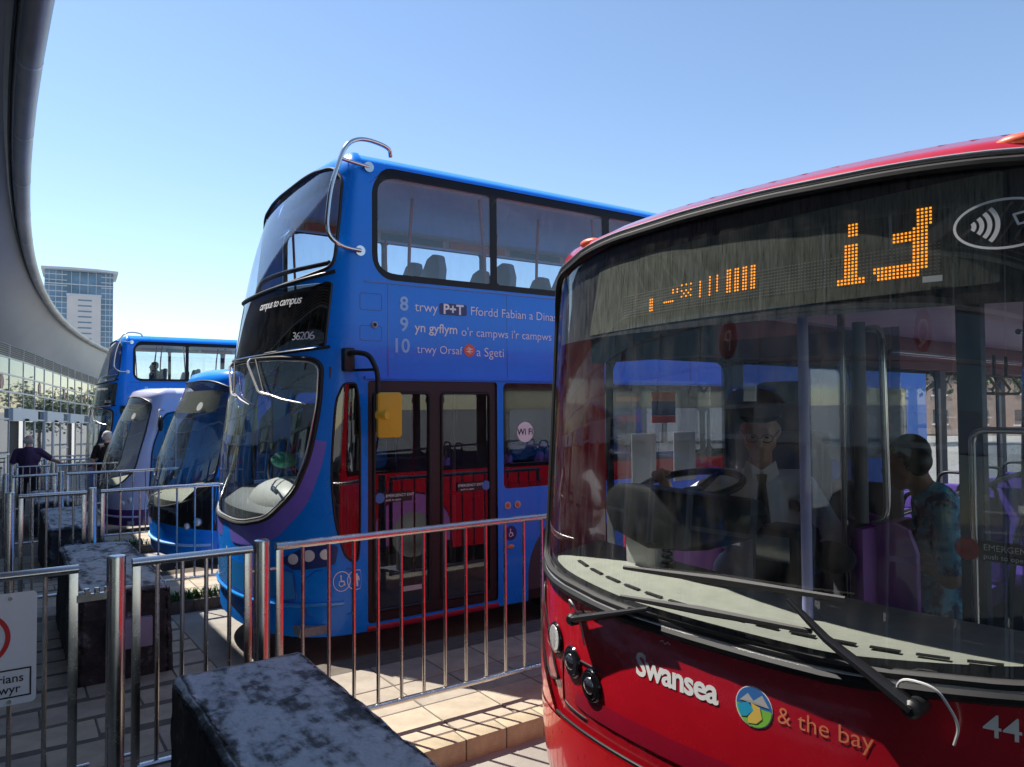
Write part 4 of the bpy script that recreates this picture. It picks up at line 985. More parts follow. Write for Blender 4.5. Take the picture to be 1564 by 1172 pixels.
    bx('rear_bulkhead', DARKIN, root, (10.22, 10.26, -1.2, 1.2, .35, 4.2))
    nrow = 11
    for i in range(nrow):
        x = 1.15+i*.80
        for y in (-.72, .72): coach_seat(root, x, y, 2.50, (-.23, .23), SEATB, SEATM, 1.12)
        if i % 2 == 0:
            for y in (-.47, .47): MB().tube([(x+.5, y, 3.45), (x+.52, y*.98, 3.9), (x+.56, y*.93, 4.28)], .017, 8).build('red_grab_pole', REDPOLE, root, True)
    for y in (-1.12, 1.12):
        for x in (1.02, 2.16, 3.6): MB().tube([(x, y, 3.36), (x-.05, y*.97, 4.2)], .014, 8).build('red_grab_pole', REDPOLE, root, True)
    pipe('front_handrail', [(.62, -1.0, 3.42), (.42, -.5, 3.40), (.37, 0, 3.40), (.42, .5, 3.40), (.62, 1.0, 3.42)], .022, BLACK, root, .3)
    patch('front_parcel_shelf', sh.S, rpoly([(-.9, 2.5), (.9, 2.5), (.9, 3.25), (-.9, 3.25)], 0), [], .1, .3, DARKIN, root, -.14, -1)
    # cab: dashboard cowl, driver door, seat, staircase panel
    mb = MB()
    V = []; F = []; n = 20
    for i in range(n+1):
        y = 1.1-2.2*i/n; xf = sh.fx(y, 1.25)+.06
        V += [(xf, y, .95), (xf, y, 1.24), (xf+.12, y, 1.32), (.75, y, 1.30), (.78, y, .6)]
    for i in range(n):
        for k in range(4): F.append((i*5+k, i*5+k+1, (i+1)*5+k+1, (i+1)*5+k))
    mk('dashboard', V, F, GREYP, root, True)
    mb = MB(); mb.ell((.52, -.30, 1.27), .36, .66, .24, 28, 14); cw = mb.build('white_dash_cowl', mat('white_cowl', (.62, .62, .62), .45), root, True)
    mb = MB(); mb.ell((.50, -.15, 1.66), .12, .20, .08); mb.build('green_jacket', mat('green_fabric', (.02, .30, .20), .8), root, True)
    c = Vector((.66, .55, 1.62)); MB().tube([c+Vector((.06*math.sin(t)-.02, .23*math.cos(t), .22*math.sin(t))) for t in np.linspace(0, 2*PI, 25)[:-1]], .016, 6, True).build('steering_wheel', BLACK, root, True)
    bx('driver_seat', DARKIN, root, (1.15, 1.30, .30, .80, .9, 2.05), .05); bx('cab_partition', DARKIN, root, (1.45, 1.49, .0, 1.2, .35, 2.38)); bx('cab_side_panel', BLACKG, root, (.85, 1.45, .02, .05, .35, 1.5))
    bx('staircase_panel', mat('stair_panel_grey', (.16, .15, .17), .5), root, (1.9, 3.4, .30, .36, .35, 2.4)); pipe('yellow_pole', [(1.75, -.35, .35), (1.75, -.35, 2.38)], .018, REDPOLE, root)
    pipe('grey_pole', [(2.15, -.5, .35), (2.15, -.5, 2.38)], .018, LGREY, root)
    # front lower: swoosh, lamps, bumper, plate
    sw = [(a*1.06, 1.95+(b-1.95)*1.10) for a, b in low]
    for s in (1, -1):
        pp = ccw([(s*a, b) for a, b in rpoly([(.50, .88), (.60, .80), (.86, .84), (.88, 1.0), (.72, 1.03)], .2)])
        hp = patch('headlight_cluster', sh.S, pp, [], .05, .08, NAVY, root, .006, -1)
        for a, z, r in ((.60, .895, .045), (.70, .925, .05), (.80, .935, .045)):
            p = Vector(sh.S(s*a, z)); q = Vector(sh.S(s*a+.01, z)); d = (q-p).normalized(); n = Vector((-d.y, d.x, 0)); n = n if n.x < 0 else -n
            MB().tube([p+n*.008, p+n*.02, p+n*.022], [r, r*.95, r*.7], 18).build('headlamp', LAMP, hp, True)
    low_b = rpoly([(-.62, .55), (.62, .55), (.60, .80), (-.60, .80)], .1); patch('bumper_panel', sh.S, low_b, [], .06, .1, CYANB, root, .012, -1); seal('bumper_seam', sh.S, low_b, .006, BLUE_D, root, .012, -1)
    MB().tube([Vector(sh.S(a, .50+.02*abs(a)))+Vector((-.012, 0, 0)) for a in np.linspace(-.92, .92, 40)], .018, 8).build('bumper_strip', CYANB, root, True)
    seal('towing_panel_seam', sh.S, rpoly([(-.96, .42), (-.68, .42), (-.66, .72), (-.74, .80), (-.96, .80)], .1), .004, BLUE_D, root, 0, -1)
    band = []
    ob = [(a*1.02, 1.95+(b-1.95)*1.015) for a, b in low if b < 1.9]; ou = [(a*1.10+math.copysign(.02, a), 1.95+(b-1.95)*1.22) for a, b in low if b < 1.9]
    V = [Vector(sh.S(a, b))+Vector((-.004, 0, 0)) for a, b in ob]+[Vector(sh.S(a, b))+Vector((-.004, 0, 0)) for a, b in ou]; n = len(ob)
    mk('purple_swoosh', V, [(i, i+1, n+i+1, n+i) for i in range(n-1)], PURP_D, root, True)
    for x0, ic in ((.44, chair_icon), (.585, person_icon)):
        a = -.90 if x0 < .5 else -.985
        yy = sh.S(a, .70)[1]
        f = (lambda a: (lambda u, v: tuple(Vector(sh.S(a-u*.62 if a-u*.62 > -1 else -1-(-(a-u*.62)-1)*8, .70+v))+Vector((-.004, -.005, 0)))))(a)
        g = flat('access_symbol', ring2d(0, 0, .085, .085, .007, 30), f, WHITE, root); flat('pictogram', ic(.11), f, WHITE, g)
    text('operator_lettering', 'first', .11, sh.onf(-.05, .82, .016), WHITE, root, bold=.01)
    # lettering
    X = lambda x: x-1.7
    Z = lambda z: z+.13
    tw = WHITE
    for s, x, z, sz, al, m, b in (('8', 2.915, 2.885, .175, 'CENTER', PALEB, .02), ('9', 2.915, 2.70, .175, 'CENTER', PALEB, .02), ('10', 2.885, 2.51, .175, 'CENTER', PALEB, .02),
                               ('trwy', 3.02, 2.885, .125, 'LEFT', tw, -.003), ('Ffordd Fabian a Dinas', 3.60, 2.885, .118, 'LEFT', tw, -.006),
                               ('yn gyflym', 3.02, 2.70, .118, 'LEFT', tw, .012), ("o'r campws i'r campws", 3.50, 2.685, .115, 'LEFT', tw, -.006),
                               ('trwy Orsaf', 3.04, 2.51, .106, 'LEFT', tw, -.004), ('a Sgeti', 3.665, 2.50, .122, 'LEFT', tw, -.004)):
        text('route_lettering', s, sz, sh.onn(X(x), Z(z), .004), m, root, align=al, bold=b)
    pt = flat('park_travel_badge', [rrect(0, .29, 0, .105, .02)], sh.onn(X(3.273), Z(2.872), .004), NAVY, root); text('lettering', 'P+T', .128, sh.onn(X(3.418), Z(2.882), .006), WHITE, pt, bold=.03, align='CENTER')
    ri = flat('rail_badge', [disc2d(0, 0, .06)], sh.onn(X(3.59), Z(2.552), .004), ORV, root)
    flat('rail_symbol', stroke2d([(-.035, .012), (.035, .012)], .007)+stroke2d([(-.035, -.012), (.035, -.012)], .007)+stroke2d([(-.015, .03), (.02, .012), (-.02, -.012), (.015, -.03)], .007), sh.onn(X(3.59), Z(2.552), .006), WHITE, ri)
    V = []; F = []
    for i in range(21):
        x = 1.08+i*.1; V += [sh.onn(x, 2.42, .003)(0, 0), sh.onn(x, 2.55+.05*math.sin(i*.28)-.003*i, .003)(0, 0)]
    pb = 0 and mk('purple_band', V, [(2*i, 2*i+2, 2*i+3, 2*i+1) for i in range(20)], PURP_D, root)
    for x in (1.06, 2.32, 3.3, 4.9, 6.5, 8.1): MB().box(x-.003, x+.003, -1.253, -1.249, 2.42, 3.24).build('panel_joint', BLUE_D, root)
    MB().box(.84, 10.2, -1.256, -1.248, 3.238, 3.25).build('belt_moulding', BLUE_D, root); MB().box(.84, 10.2, -1.268, -1.248, 2.40, 2.425).build('cant_moulding', BLUE, root)
    for z0, z1 in ((2.995, 3.14), (2.73, 2.86)):
        seal('hatch_seam', sh.near, rrect(.80, 1.00, z0, z1, .02), .003, BLUE_D, root, .0, 1)
    MB().ell((.93, -1.255, 2.87), .03, .02, .03).build('side_camera', LGREY, root, True); MB().ell((.93, -1.272, 2.87), .016, .012, .016).build('camera_lens', BLACK, root, True)
    text('operator_lettering', 'First', .42, sh.onn(6.6, .75, .004), WHITE, root, shear=.1)
    # side repeater lamps and stickers between door and window
    for x in (2.245,):
        for dx, z in ((0, 1.20), (.0, 1.20)): pass
    for x in (2.31, 2.425):
        o = MB().tube([(x, -1.25, 1.20), (x, -1.262, 1.20)], .036, 16).build('button_surround', LGREY, root, True); MB().ell((x, -1.262, 1.20), .022, .012, .022).build('door_button', ORV, o, True)
    flat('sticker', [disc2d(0, 0, .07)], sh.onn(2.345, .93, .004), NAVY, root); flat('pictogram', chair_icon(.09), sh.onn(2.345, .93, .006), WHITE, root)
    MB().ell((2.345, -1.253, .80), .04, .015, .022).build('side_lamp', AMBER, root, True)
    w = flat('wifi_sticker', [disc2d(0, 0, .10)], sh.onn(2.53, 1.90, -.004), WHITE, root); text('lettering', 'Wi Fi', .085, sh.onn(2.53, 1.875, -.002), BLACKTXT, w, align='CENTER', bold=.02)
    text('campus_lettering', 'campus to campus', .105, sh.onf(-.245, 3.055, .003), WHITE, root, bold=.006, shear=.25, space=.9)
    text('fleet_number', '36206', .10, sh.onf(-.90, 2.735, .003), WHITE, root, space=.78)
    # wipers hanging from the top of the windscreen
    for y in (-.30, .36):
        def F_(dy, z, o=.04): yy = y+dy; return Vector((sh.fx(yy, z)-o, yy, z))
        wp = pipe('wiper_arm', [F_(0, 2.60, .02), F_(-.02, 2.56, .05), F_(-.34, 2.28, .045), F_(-.48, 2.26, .035)], .012, TRIM, root, .05, 8)
        MB().tube([F_(-.32, 2.295, .02), F_(-.60, 2.225, .02), F_(-.80, 2.185, .02)], [.008, .011, .005], 6).build('wiper_blade', TRIM, wp, True)
        pipe('wiper_link', [F_(-.12, 2.59, .02), F_(-.38, 2.30, .035)], .008, BLACK, wp, .02, 6)
    # branch guards and mirrors
    for s in (-1,):
        W = 1.25*s; y = lambda d: s*(1.25+d)
        g = pipe('branch_guard', [(1.13, s*1.16, 4.40), (1.10, s*1.20, 4.47), (.84, s*1.22, 4.50), (.66, y(.02), 4.40), (.52, y(.05), 4.0), (.47, y(.07), 3.60), (.60, y(.07), 3.50), (.80, y(.01), 3.50)], .019, CHROME, root, .14)
        pipe('guard_stay', [(.62, y(.03), 4.26), (.88, y(.0), 4.24)], .016, CHROME, g)
        for x, z in ((.88, 4.24), (.80, 3.50)): MB().tube([(x, y(-.01), z), (x, y(.012), z)], .045, 14).build('guard_flange', CHROME, g, True)
    ma = pipe('mirror_arm', [(.70, -1.22, 2.58), (.68, -1.34, 2.62), (.80, -1.44, 2.60), (.86, -1.48, 2.45), (.86, -1.48, 1.95)], .022, BLACK, root, .06)
    pipe('mirror_stay', [(.70, -1.22, 2.47), (.85, -1.47, 2.47)], .012, BLACK, ma); bx('mirror_bracket', BLACK, ma, (.64, .74, -1.30, -1.15, 2.46, 2.66), .02)
    mh = MB(); mh.prism(rrect(-.10, .10, -.19, .19, .03), 0, .10, lambda u, v, h: (.93+u*1.0+h*.2, -1.52+h*.9-u*.25-.05, 2.09+v)); mh.build('mirror_head', YELLOW, ma, bevel=.02)
    MB().tube([(.86, -1.50, 2.09), (.90, -1.58, 2.09)], [.05, .035], 12).build('mirror_knuckle', YELLOW, ma, True)
    mo = pipe('mirror_arm', [(.70, 1.22, 2.58), (.62, 1.40, 2.60), (.62, 1.48, 2.1)], .022, BLACK, root); bx('mirror_head', YELLOW, mo, (.58, .68, 1.40, 1.60, 1.90, 2.26), .03)
    return root
CYANB = mat('bright_blue_paint', (.02, .26, .72), .25, coat=1)
DD1 = double_decker(True, (1.7, 2.87, -.13), 'blue double-decker bus reading campus to campus beside the red bus')
DD2 = copy_tree(DD1); DD2.location = (1.70, 17.45, -.56)
tag(DD2, 'far blue double-decker bus partly hidden behind the lilac white bus', 'bus')

# ------------------------------------------------------------------ two midi buses standing in the next bays
def midi_bus(loc, label, paint, lower, accent, top_h=2.86, dark_front=True, w=1.2, wl=.78):
    root = empty('single_deck_bus', loc, 0, label, 'bus'); zt = top_h-.2
    sh = Shell(w, table([0, 1.0, 1.6, top_h, 5], [.66, .66, .72, .98, 1.1], .3), table([0, .4, .9, 1.4, 2.2, top_h, 5], [.66, .70, .74, .70, .58, .42, .4], .3), 2.2, zt, .2, 1.12, kf=.5, kb=.6); L = 8.8; zb = .25
    ws = rpoly([(-wl, 1.30), (-wl*.72, 1.02), (-.25, .90), (.25, .90), (wl*.72, 1.02), (wl, 1.30), (wl+.02, 2.0), (wl-.02, zt-.10), (wl*.55, zt+.02), (-wl*.55, zt+.02), (-wl+.02, zt-.10), (-wl-.02, 2.0)], .28)
    ns = rpoly([(1.13, 1.02), (8.5, 1.15), (8.5, 2.36), (1.35, 2.36), (1.13, 2.1)], [.1, .02, .02, .02, .3]); dr = rpoly([(-1.95, .40), (-1.0, .62), (-.975, 2.02), (-1.2, 2.36), (-1.95, 2.40)], [.05, .1, .3, .3, .02])
    os = rrect(1.3, 8.5, 1.2, 2.4, .1)
    ar = [arch(2.6, zb, .54), arch(6.6, zb, .54)]
    shell_body(root, sh, L, zb, paint, [ws, dr], [ns]+ar, [os]+ar)
    patch('windscreen', sh.S, ws, [], .06, .15, WSG, root, -.004, -1); seal('windscreen_seal', sh.S, ws, .016, BLACK, root, 0, -1)
    patch('corner_door_glass', sh.S, dr, [], .08, .2, DOORG, root, -.004, -1); seal('corner_door_seal', sh.S, dr, .014, BLACK, root, 0, -1)
    hd = rpoly([(-.70, zt-.42), (.70, zt-.42), (.70, zt-.1), (-.70, zt-.1)], .1); dd = patch('destination_display', sh.S, hd, [], .06, .1, LEDP, root, -.03, -1)
    text('destination_lettering', 'Prifysgol', .15, lambda u, v: (sh.fx(.40-u, zt-.28)+.024, .40-u, zt-.30+v), LGREY, dd)
    flat('badge', [disc2d(0, 0, .06)], lambda u, v: (sh.fx(-.80-u, zt-.34+v)-.006, -.80-u, zt-.34+v), LGREY, root)
    side_glazing(root, sh, -1, ns, [(1.20, 2.0), (2.1, 3.6), (3.7, 5.2), (5.3, 6.8), (6.9, 8.4)], 1.25, 2.28, DOORG)
    side_glazing(root, sh, 1, os, [(1.36, 2.6), (2.7, 4.1), (4.2, 5.6), (5.7, 7), (7.1, 8.4)], 1.26, 2.34, DOORG)
    if dark_front:
        mp = rpoly([(-.80, .62), (-.45, .72), (.45, .72), (.80, .62), (.86, 1.05), (.78, 1.25), (.5, .98), (.2, .87), (-.2, .87), (-.5, .98), (-.78, 1.25), (-.86, 1.05)], 0)
        V = []; F = []
        A = np.linspace(-.95, .95, 40); bot = lambda a: .60+.10*math.cos(a*PI/2); top = lambda a: max(.895, float(np.interp(abs(a), [0, .25, .55, .78, .95], [.88, .885, 1.0, 1.28, 1.35])))
        for a in A: V += [Vector(sh.S(a, bot(a)))+Vector((-.006, 0, 0)), Vector(sh.S(a, (bot(a)+top(a))/2))+Vector((-.007, 0, 0)), Vector(sh.S(a, top(a)))+Vector((-.006, 0, 0))]
        for i in range(39): F += [(3*i, 3*i+1, 3*i+4, 3*i+3), (3*i+1, 3*i+2, 3*i+5, 3*i+4)]
        mk('black_nose_panel', V, F, BLACKG, root, True)
        text('front_lettering', '4310', .13, sh.onf(.18, .62, .012), LGREY, root, bold=.01)
    sk = rpoly([(-.99, .25), (.99, .25), (.99, .55), (-.99, .55)], 0); patch('skirt', sh.S, sk, [], .08, .1, lower, root, .010, -1)
    sk2 = rpoly([(1.12, .25), (2.0, .25), (2.0, .60), (1.12, .60)], 0); patch('side_skirt', sh.near, sk2, [], .5, .2, lower, root, .008, 1)
    MB().tube([Vector(sh.S(a, .42))+Vector((-.016, 0, 0)) for a in np.linspace(-.9, .9, 30)], .020, 8).build('bumper_strip', accent, root, True)
    for s in (-1, 1):
        p = Vector(sh.S(s*.74, .74)); MB().ell(p, .05, .10, .055).build('headlamp', LAMP, root, True); p = Vector(sh.S(s*.62, .68)); MB().ell(p, .04, .06, .045).build('headlamp', LAMP, root, True)
        for x in (2.6, 6.6): wheel(root, x, s*(w-.02), .46)
    wheel_box(root, 2.6, w, .56); wheel_box(root, 6.6, w, .56)
    for x0, ic, z in ((1.35, chair_icon, .78), (1.35, person_icon, .56)):
        g = flat('access_symbol', ring2d(0, 0, .09, .09, .008, 24), sh.onn(x0, z, .012), WHITE, root); flat('pictogram', ic(.12), sh.onn(x0, z, .012), WHITE, g)
    # inside
    bx('floor', FLOORM, root, (.3, 8.7, -w+.05, w-.05, .28, .34)); bx('ceiling', DARKIN, root, (1.1, 8.7, -w+.12, w-.12, zt-.1, zt-.06)); bx('rear_wall', DARKIN, root, (8.72, 8.76, -w+.05, w-.05, .34, zt))
    V = []; F = []
    for i in range(21):
        y = (w-.1)*(1-2*i/20); xf = sh.fx(y, 1.05)+.06; V += [(xf, y, .8), (xf, y, 1.0), (.85, y, 1.10), (.88, y, .4)]
    for i in range(20):
        for k in range(3): F.append((i*4+k, i*4+k+1, (i+1)*4+k+1, (i+1)*4+k))
    mk('dashboard', V, F, DASH, root, True)
    bx('driver_seat', DARKIN, root, (1.45, 1.6, .3, .8, .6, 1.95), .05); bx('cab_partition', DARKIN, root, (1.85, 1.9, 0, w-.06, .34, 2.3)); bx('cab_blind', SHADEB, root, (1.15, 1.75, -.02, .02, 1.1, 2.1))
    pipe('yellow_pole', [(1.3, -.35, .34), (1.3, -.35, zt-.1)], .02, YELLOW, root); pipe('grey_pole', [(1.75, -.5, .34), (1.75, -.5, zt-.1)], .02, CHROME, root)
    bx('poster', ORTXT, root, (1.80, 1.83, -.32, -.08, 1.35, 1.75))
    for i in range(6):
        for y in (-.7, .7): coach_seat(root, 2.6+i*.85, y, .5, (-.22, .22), SEATB, SEATM, .95)
    # wipers parked low and the near mirror under the roof arch
    for y0, y1 in ((.1, -.55), (.75, .12)):
        P = [Vector((sh.fx(a, z)-o, a, z)) for a, z, o in ((y0, .86, .02), ((y0+y1)/2, 1.05, .04), (y1, 1.12, .03))]; wp = MB().tube(P, [.018, .012, .008], 7).build('wiper_arm', TRIM, root, True)
    ma = pipe('mirror_arm', [(.95, -w+.05, 2.42), (.80, -w-.10, 2.45), (.80, -w-.16, 2.30)], .016, LGREY, root); MB().ell((.82, -w-.17, 2.18), .05, .10, .15).build('mirror_head', BLACK, ma, True)
    return root
midi_bus((1.84, 7.62, -.27), 'blue single-deck bus with black nose panel next to the double-decker', BLUE, BLUE, PALEB, wl=.90)
midi_bus((1.62, 12.45, -.44), 'lilac white single-deck bus with dark purple skirt', LILAC, LILAC_D, LILAC, 2.86, False)

# red bus parked across the yard, and a white van
def parked_bus():
    root = empty('parked_red_bus', (31.5, 7.6, gz(8)-.145), math.radians(-62), 'red single-deck bus parked across the yard in front of the trees', 'bus')
    sh = Shell(1.22, table([0, 5], [.45, .55]), table([0, 5], [.4, .35]), 2.3, 2.78, .17, .7, kf=.6); L = 9.5
    ws = rpoly([(-.8, 1.2), (.8, 1.2), (.8, 2.65), (-.8, 2.65)], .12); st = rrect(2.0, 9.2, 1.32, 2.45, .1); dr = rrect(.75, 1.85, .4, 2.5, .05); os = rrect(.8, 9.2, 1.32, 2.45, .1); ar = [arch(2.6, .26, .56), arch(7, .26, .56)]
    shell_body(root, sh, L, .26, RED, [ws], [st, dr]+ar, [os]+ar)
    patch('windscreen', sh.S, ws, [], .1, .3, WSG, root, -.004, -1); patch('door', sh.near, dr, [], .4, .6, DOORG, root, -.004, 1)
    side_glazing(root, sh, -1, st, [(2.08, 3.6), (3.7, 5.3), (5.4, 7.0), (7.1, 9.1)], 1.38, 2.4, DOORG); side_glazing(root, sh, 1, os, [(.86, 1.9), (2.08, 3.6), (3.7, 5.3), (5.4, 7.0), (7.1, 9.1)], 1.38, 2.4, DOORG)
    for s in (-1, 1):
        for x in (2.6, 7): wheel(root, x, s*1.2)
    wheel_box(root, 2.6, 1.2, .56); wheel_box(root, 7, 1.2, .56)
    bx('floor', FLOORM, root, (.4, 9.4, -1.15, 1.15, .3, .36)); bx('ceiling', CREAM, root, (.7, 9.4, -1.05, 1.05, 2.7, 2.73))
    for i in range(7):
        for y in (-.7, .7): coach_seat(root, 2.6+i*.85, y, .5, (-.22, .22), SEATB, PSEAT, .95)
parked_bus()

# ------------------------------------------------------------------ people: one continuous skin each
def body(name, caps, mats, parent=None, voxel=.013, smooth=3, loc=(0, 0, 0), rz=0):
    """caps: (p0, p1, r0, r1, material index); merged into one surface by a voxel remesh, then coloured by nearest limb"""
    mb = MB()
    for c in caps:
        p0, p1, r0, r1 = Vector(c[0]), Vector(c[1]), c[2], c[3]
        if (p1-p0).length < 1e-5: mb.ell(p0, r0, r1, c[5] if len(c) > 5 else r0, 14, 9)
        else:
            mb.tube([p0, p1], [r0, r1], 14); mb.ell(p0, r0, r0, r0, 12, 8); mb.ell(p1, r1, r1, r1, 12, 8)
    me = bpy.data.meshes.new(name); me.from_pydata([tuple(v) for v in mb.v], [], mb.f); o = bpy.data.objects.new(name, me); COL.objects.link(o)
    md = o.modifiers.new('r', 'REMESH'); md.mode = 'VOXEL'; md.voxel_size = voxel
    bpy.context.view_layer.update(); m2 = bpy.data.meshes.new_from_object(o.evaluated_get(bpy.context.evaluated_depsgraph_get()))
    bpy.data.objects.remove(o); bm = bmesh.new(); bm.from_mesh(m2)
    for _ in range(smooth): bmesh.ops.smooth_vert(bm, verts=bm.verts, factor=.5, use_axis_x=True, use_axis_y=True, use_axis_z=True)
    bm.to_mesh(m2); bm.free(); m2.name = name
    for m in mats: m2.materials.append(m)
    n = len(m2.polygons); C = np.empty(n*3); m2.polygons.foreach_get('center', C); C = C.reshape(-1, 3); best = np.full(n, 1e9); idx = np.zeros(n, int)
    for c in caps:
        a, b = np.array(c[0], float), np.array(c[1], float); d = b-a; L2 = d@d
        if L2 < 1e-9:
            R = np.array([c[2], c[3], c[5] if len(c) > 5 else c[2]]); dist = (np.linalg.norm((C-a)/R, axis=1)-1)*R.min()
        else:
            t = np.clip((C-a)@d/L2, 0, 1); dist = np.linalg.norm(C-(a+t[:, None]*d), axis=1)-(c[2]+(c[3]-c[2])*t)
        k = dist < best; best[k] = dist[k]; idx[k] = c[4]
    m2.polygons.foreach_set('material_index', idx.astype(np.int32)); m2.shade_smooth()
    r = bpy.data.objects.new(name, m2); lnk(r, parent); r.location = loc; r.rotation_euler = (0, 0, rz); return r
SKIN = mat('skin', (.42, .22, .15), .5, var=.1, scale=12); SKIN_B = mat('skin_brown', (.24, .115, .065), .5, var=.12, scale=12); SKIN_R = mat('skin_ruddy', (.62, .36, .27), .5, var=.1, scale=12)
SHIRT = mat('pale_blue_shirt', (.80, .85, .92), .8, var=.15, scale=7, bump=.15, bscale=14); TIE = mat('dark_tie', (.012, .014, .03), .6); TROU = mat('dark_trousers', (.02, .02, .03), .8, var=.2)
HAIRW = mat('white_hair', (.50, .48, .45), .7, var=.2, scale=40); HAIRK = mat('black_hair', (.010, .008, .008), .45, var=.3, scale=40); CAPM = mat('dark_cap', (.03, .035, .05), .7)
POLO = mat('purple_polo', (.055, .025, .085), .8, var=.2, scale=9, bump=.15, bscale=14); TEEB = mat('black_tshirt', (.012, .012, .014), .85, var=.2)
DRESS = mat('teal_patterned_dress', (.08, .38, .50), .8, var=.5, scale=13, col2=(.01, .03, .10), sharp=(.44, .54)); DRESS2 = mat('pattern_pale', (.25, .5, .55), .8)
EYE = mat('eye_dark', (.02, .015, .012), .2)
def fingers(wrist, d, up, side, mi, curl=.5, L=.085):
    """palm and five fingers along direction d; up = back of the hand; side = towards the thumb"""
    w, d, up, side = Vector(wrist), Vector(d).normalized(), Vector(up).normalized(), Vector(side).normalized(); out = []
    k = w+d*.085
    for s in (-.026, -.008, .010, .028): out.append((w+d*.015+side*s*.7, k+side*s, .017, .013, mi))
    for s, l in ((.032, .92), (.011, 1.0), (-.011, .95), (-.032, .75)):
        a = k+side*s; b = a+(d*math.cos(curl)-up*math.sin(curl))*L*.5*l; c = b+(d*math.cos(curl*2.2)-up*math.sin(curl*2.2))*L*.45*l
        out += [(a, b, .0095, .009, mi), (b, c, .009, .0075, mi)]
    t0 = w+d*.03+side*.03; t1 = t0+(d*.6+side*.7-up*.2).normalized()*.045; t2 = t1+(d*.85+side*.15-up*.5).normalized()*.035
    out += [(t0, t1, .013, .011, mi), (t1, t2, .011, .008, mi)]
    return out
def head(c, fwd, skin, hair, bald=False, long=0, s=1., tilt=0):
    """skull, jaw, nose, brow, ears, hair around centre c, looking along fwd"""
    c = Vector(c); f = Vector((fwd[0], fwd[1], 0)).normalized(); f = (f+Vector((0, 0, -tilt))).normalized(); r = f.cross(Vector((0, 0, 1))).normalized(); u = r.cross(f); out = []
    P = lambda a, b, d: c+f*a*s+r*b*s+u*d*s
    out += [(P(-.012, 0, .030), P(-.0121, 0, .030), .082*s, .080*s, skin), (P(.0, 0, .03), P(.02, 0, .0), .078*s, .072*s, skin), (P(.03, 0, -.03), P(.056, 0, -.092), .062*s, .042*s, skin), (P(-.02, 0, -.03), P(-.045, 0, -.16), .052*s, .054*s, skin)]
    out += [(P(.085, 0, .015), P(.108, 0, -.025), .011*s, .016*s, skin), (P(.075, -.035, .028), P(.075, .035, .028), .017*s, .017*s, skin), (P(.082, -.02, -.062), P(.082, .02, -.062), .012*s, .012*s, skin)]
    out += [(P(.022, -.030, -.040), P(.022, .030, -.040), .046*s, .046*s, skin), (P(.034, -.020, -.082), P(.034, .020, -.082), .036*s, .036*s, skin)]
    for e in (-1, 1): out += [(P(-.005, e*.078, -.02), P(-.012, e*.083, .025), .011*s, .014*s, skin)]
    if bald: out += [(P(-.055, -.045, -.005), P(-.055, .045, -.005), .054*s, .054*s, hair), (P(-.01, -.07, .02), P(-.05, -.06, .0), .022*s, .03*s, hair), (P(-.01, .07, .02), P(-.05, .06, .0), .022*s, .03*s, hair)]
    else:
        out += [(P(-.030, 0, .045), P(-.0301, 0, .045), .092*s, .088*s, hair), (P(-.045, -.04, .0), P(-.045, .04, .0), .068*s, .068*s, hair), (P(.03, -.045, .085), P(.03, .045, .085), .030*s, .030*s, hair)]
        if long: out += [(P(-.05, 0, -.02), P(-.06, 0, -.07-long), .08*s, .06*s, hair)]
    return out, P
def face_bits(o, P, s=1., glasses=False, eye=EYE):
    mb = MB()
    for e in (-1, 1): mb.ell(P(.086, e*.032, .008), .008*s, .012*s, .006*s, 10, 6)
    mb.build('eyes', eye, o, True)
    if glasses:
        g = MB()
        for e in (-1, 1): g.tube([P(.098, e*.034+.026*math.cos(t), .006+.020*math.sin(t)) for t in np.linspace(0, 2*PI, 17)[:-1]], .0022, 5, True); g.tube([P(.098, e*.06, .01), P(.0, e*.088, .015)], .002, 5)
        g.tube([P(.10, -.009, .01), P(.10, .009, .01)], .002, 5); g.build('spectacles', BLACK, o, True)

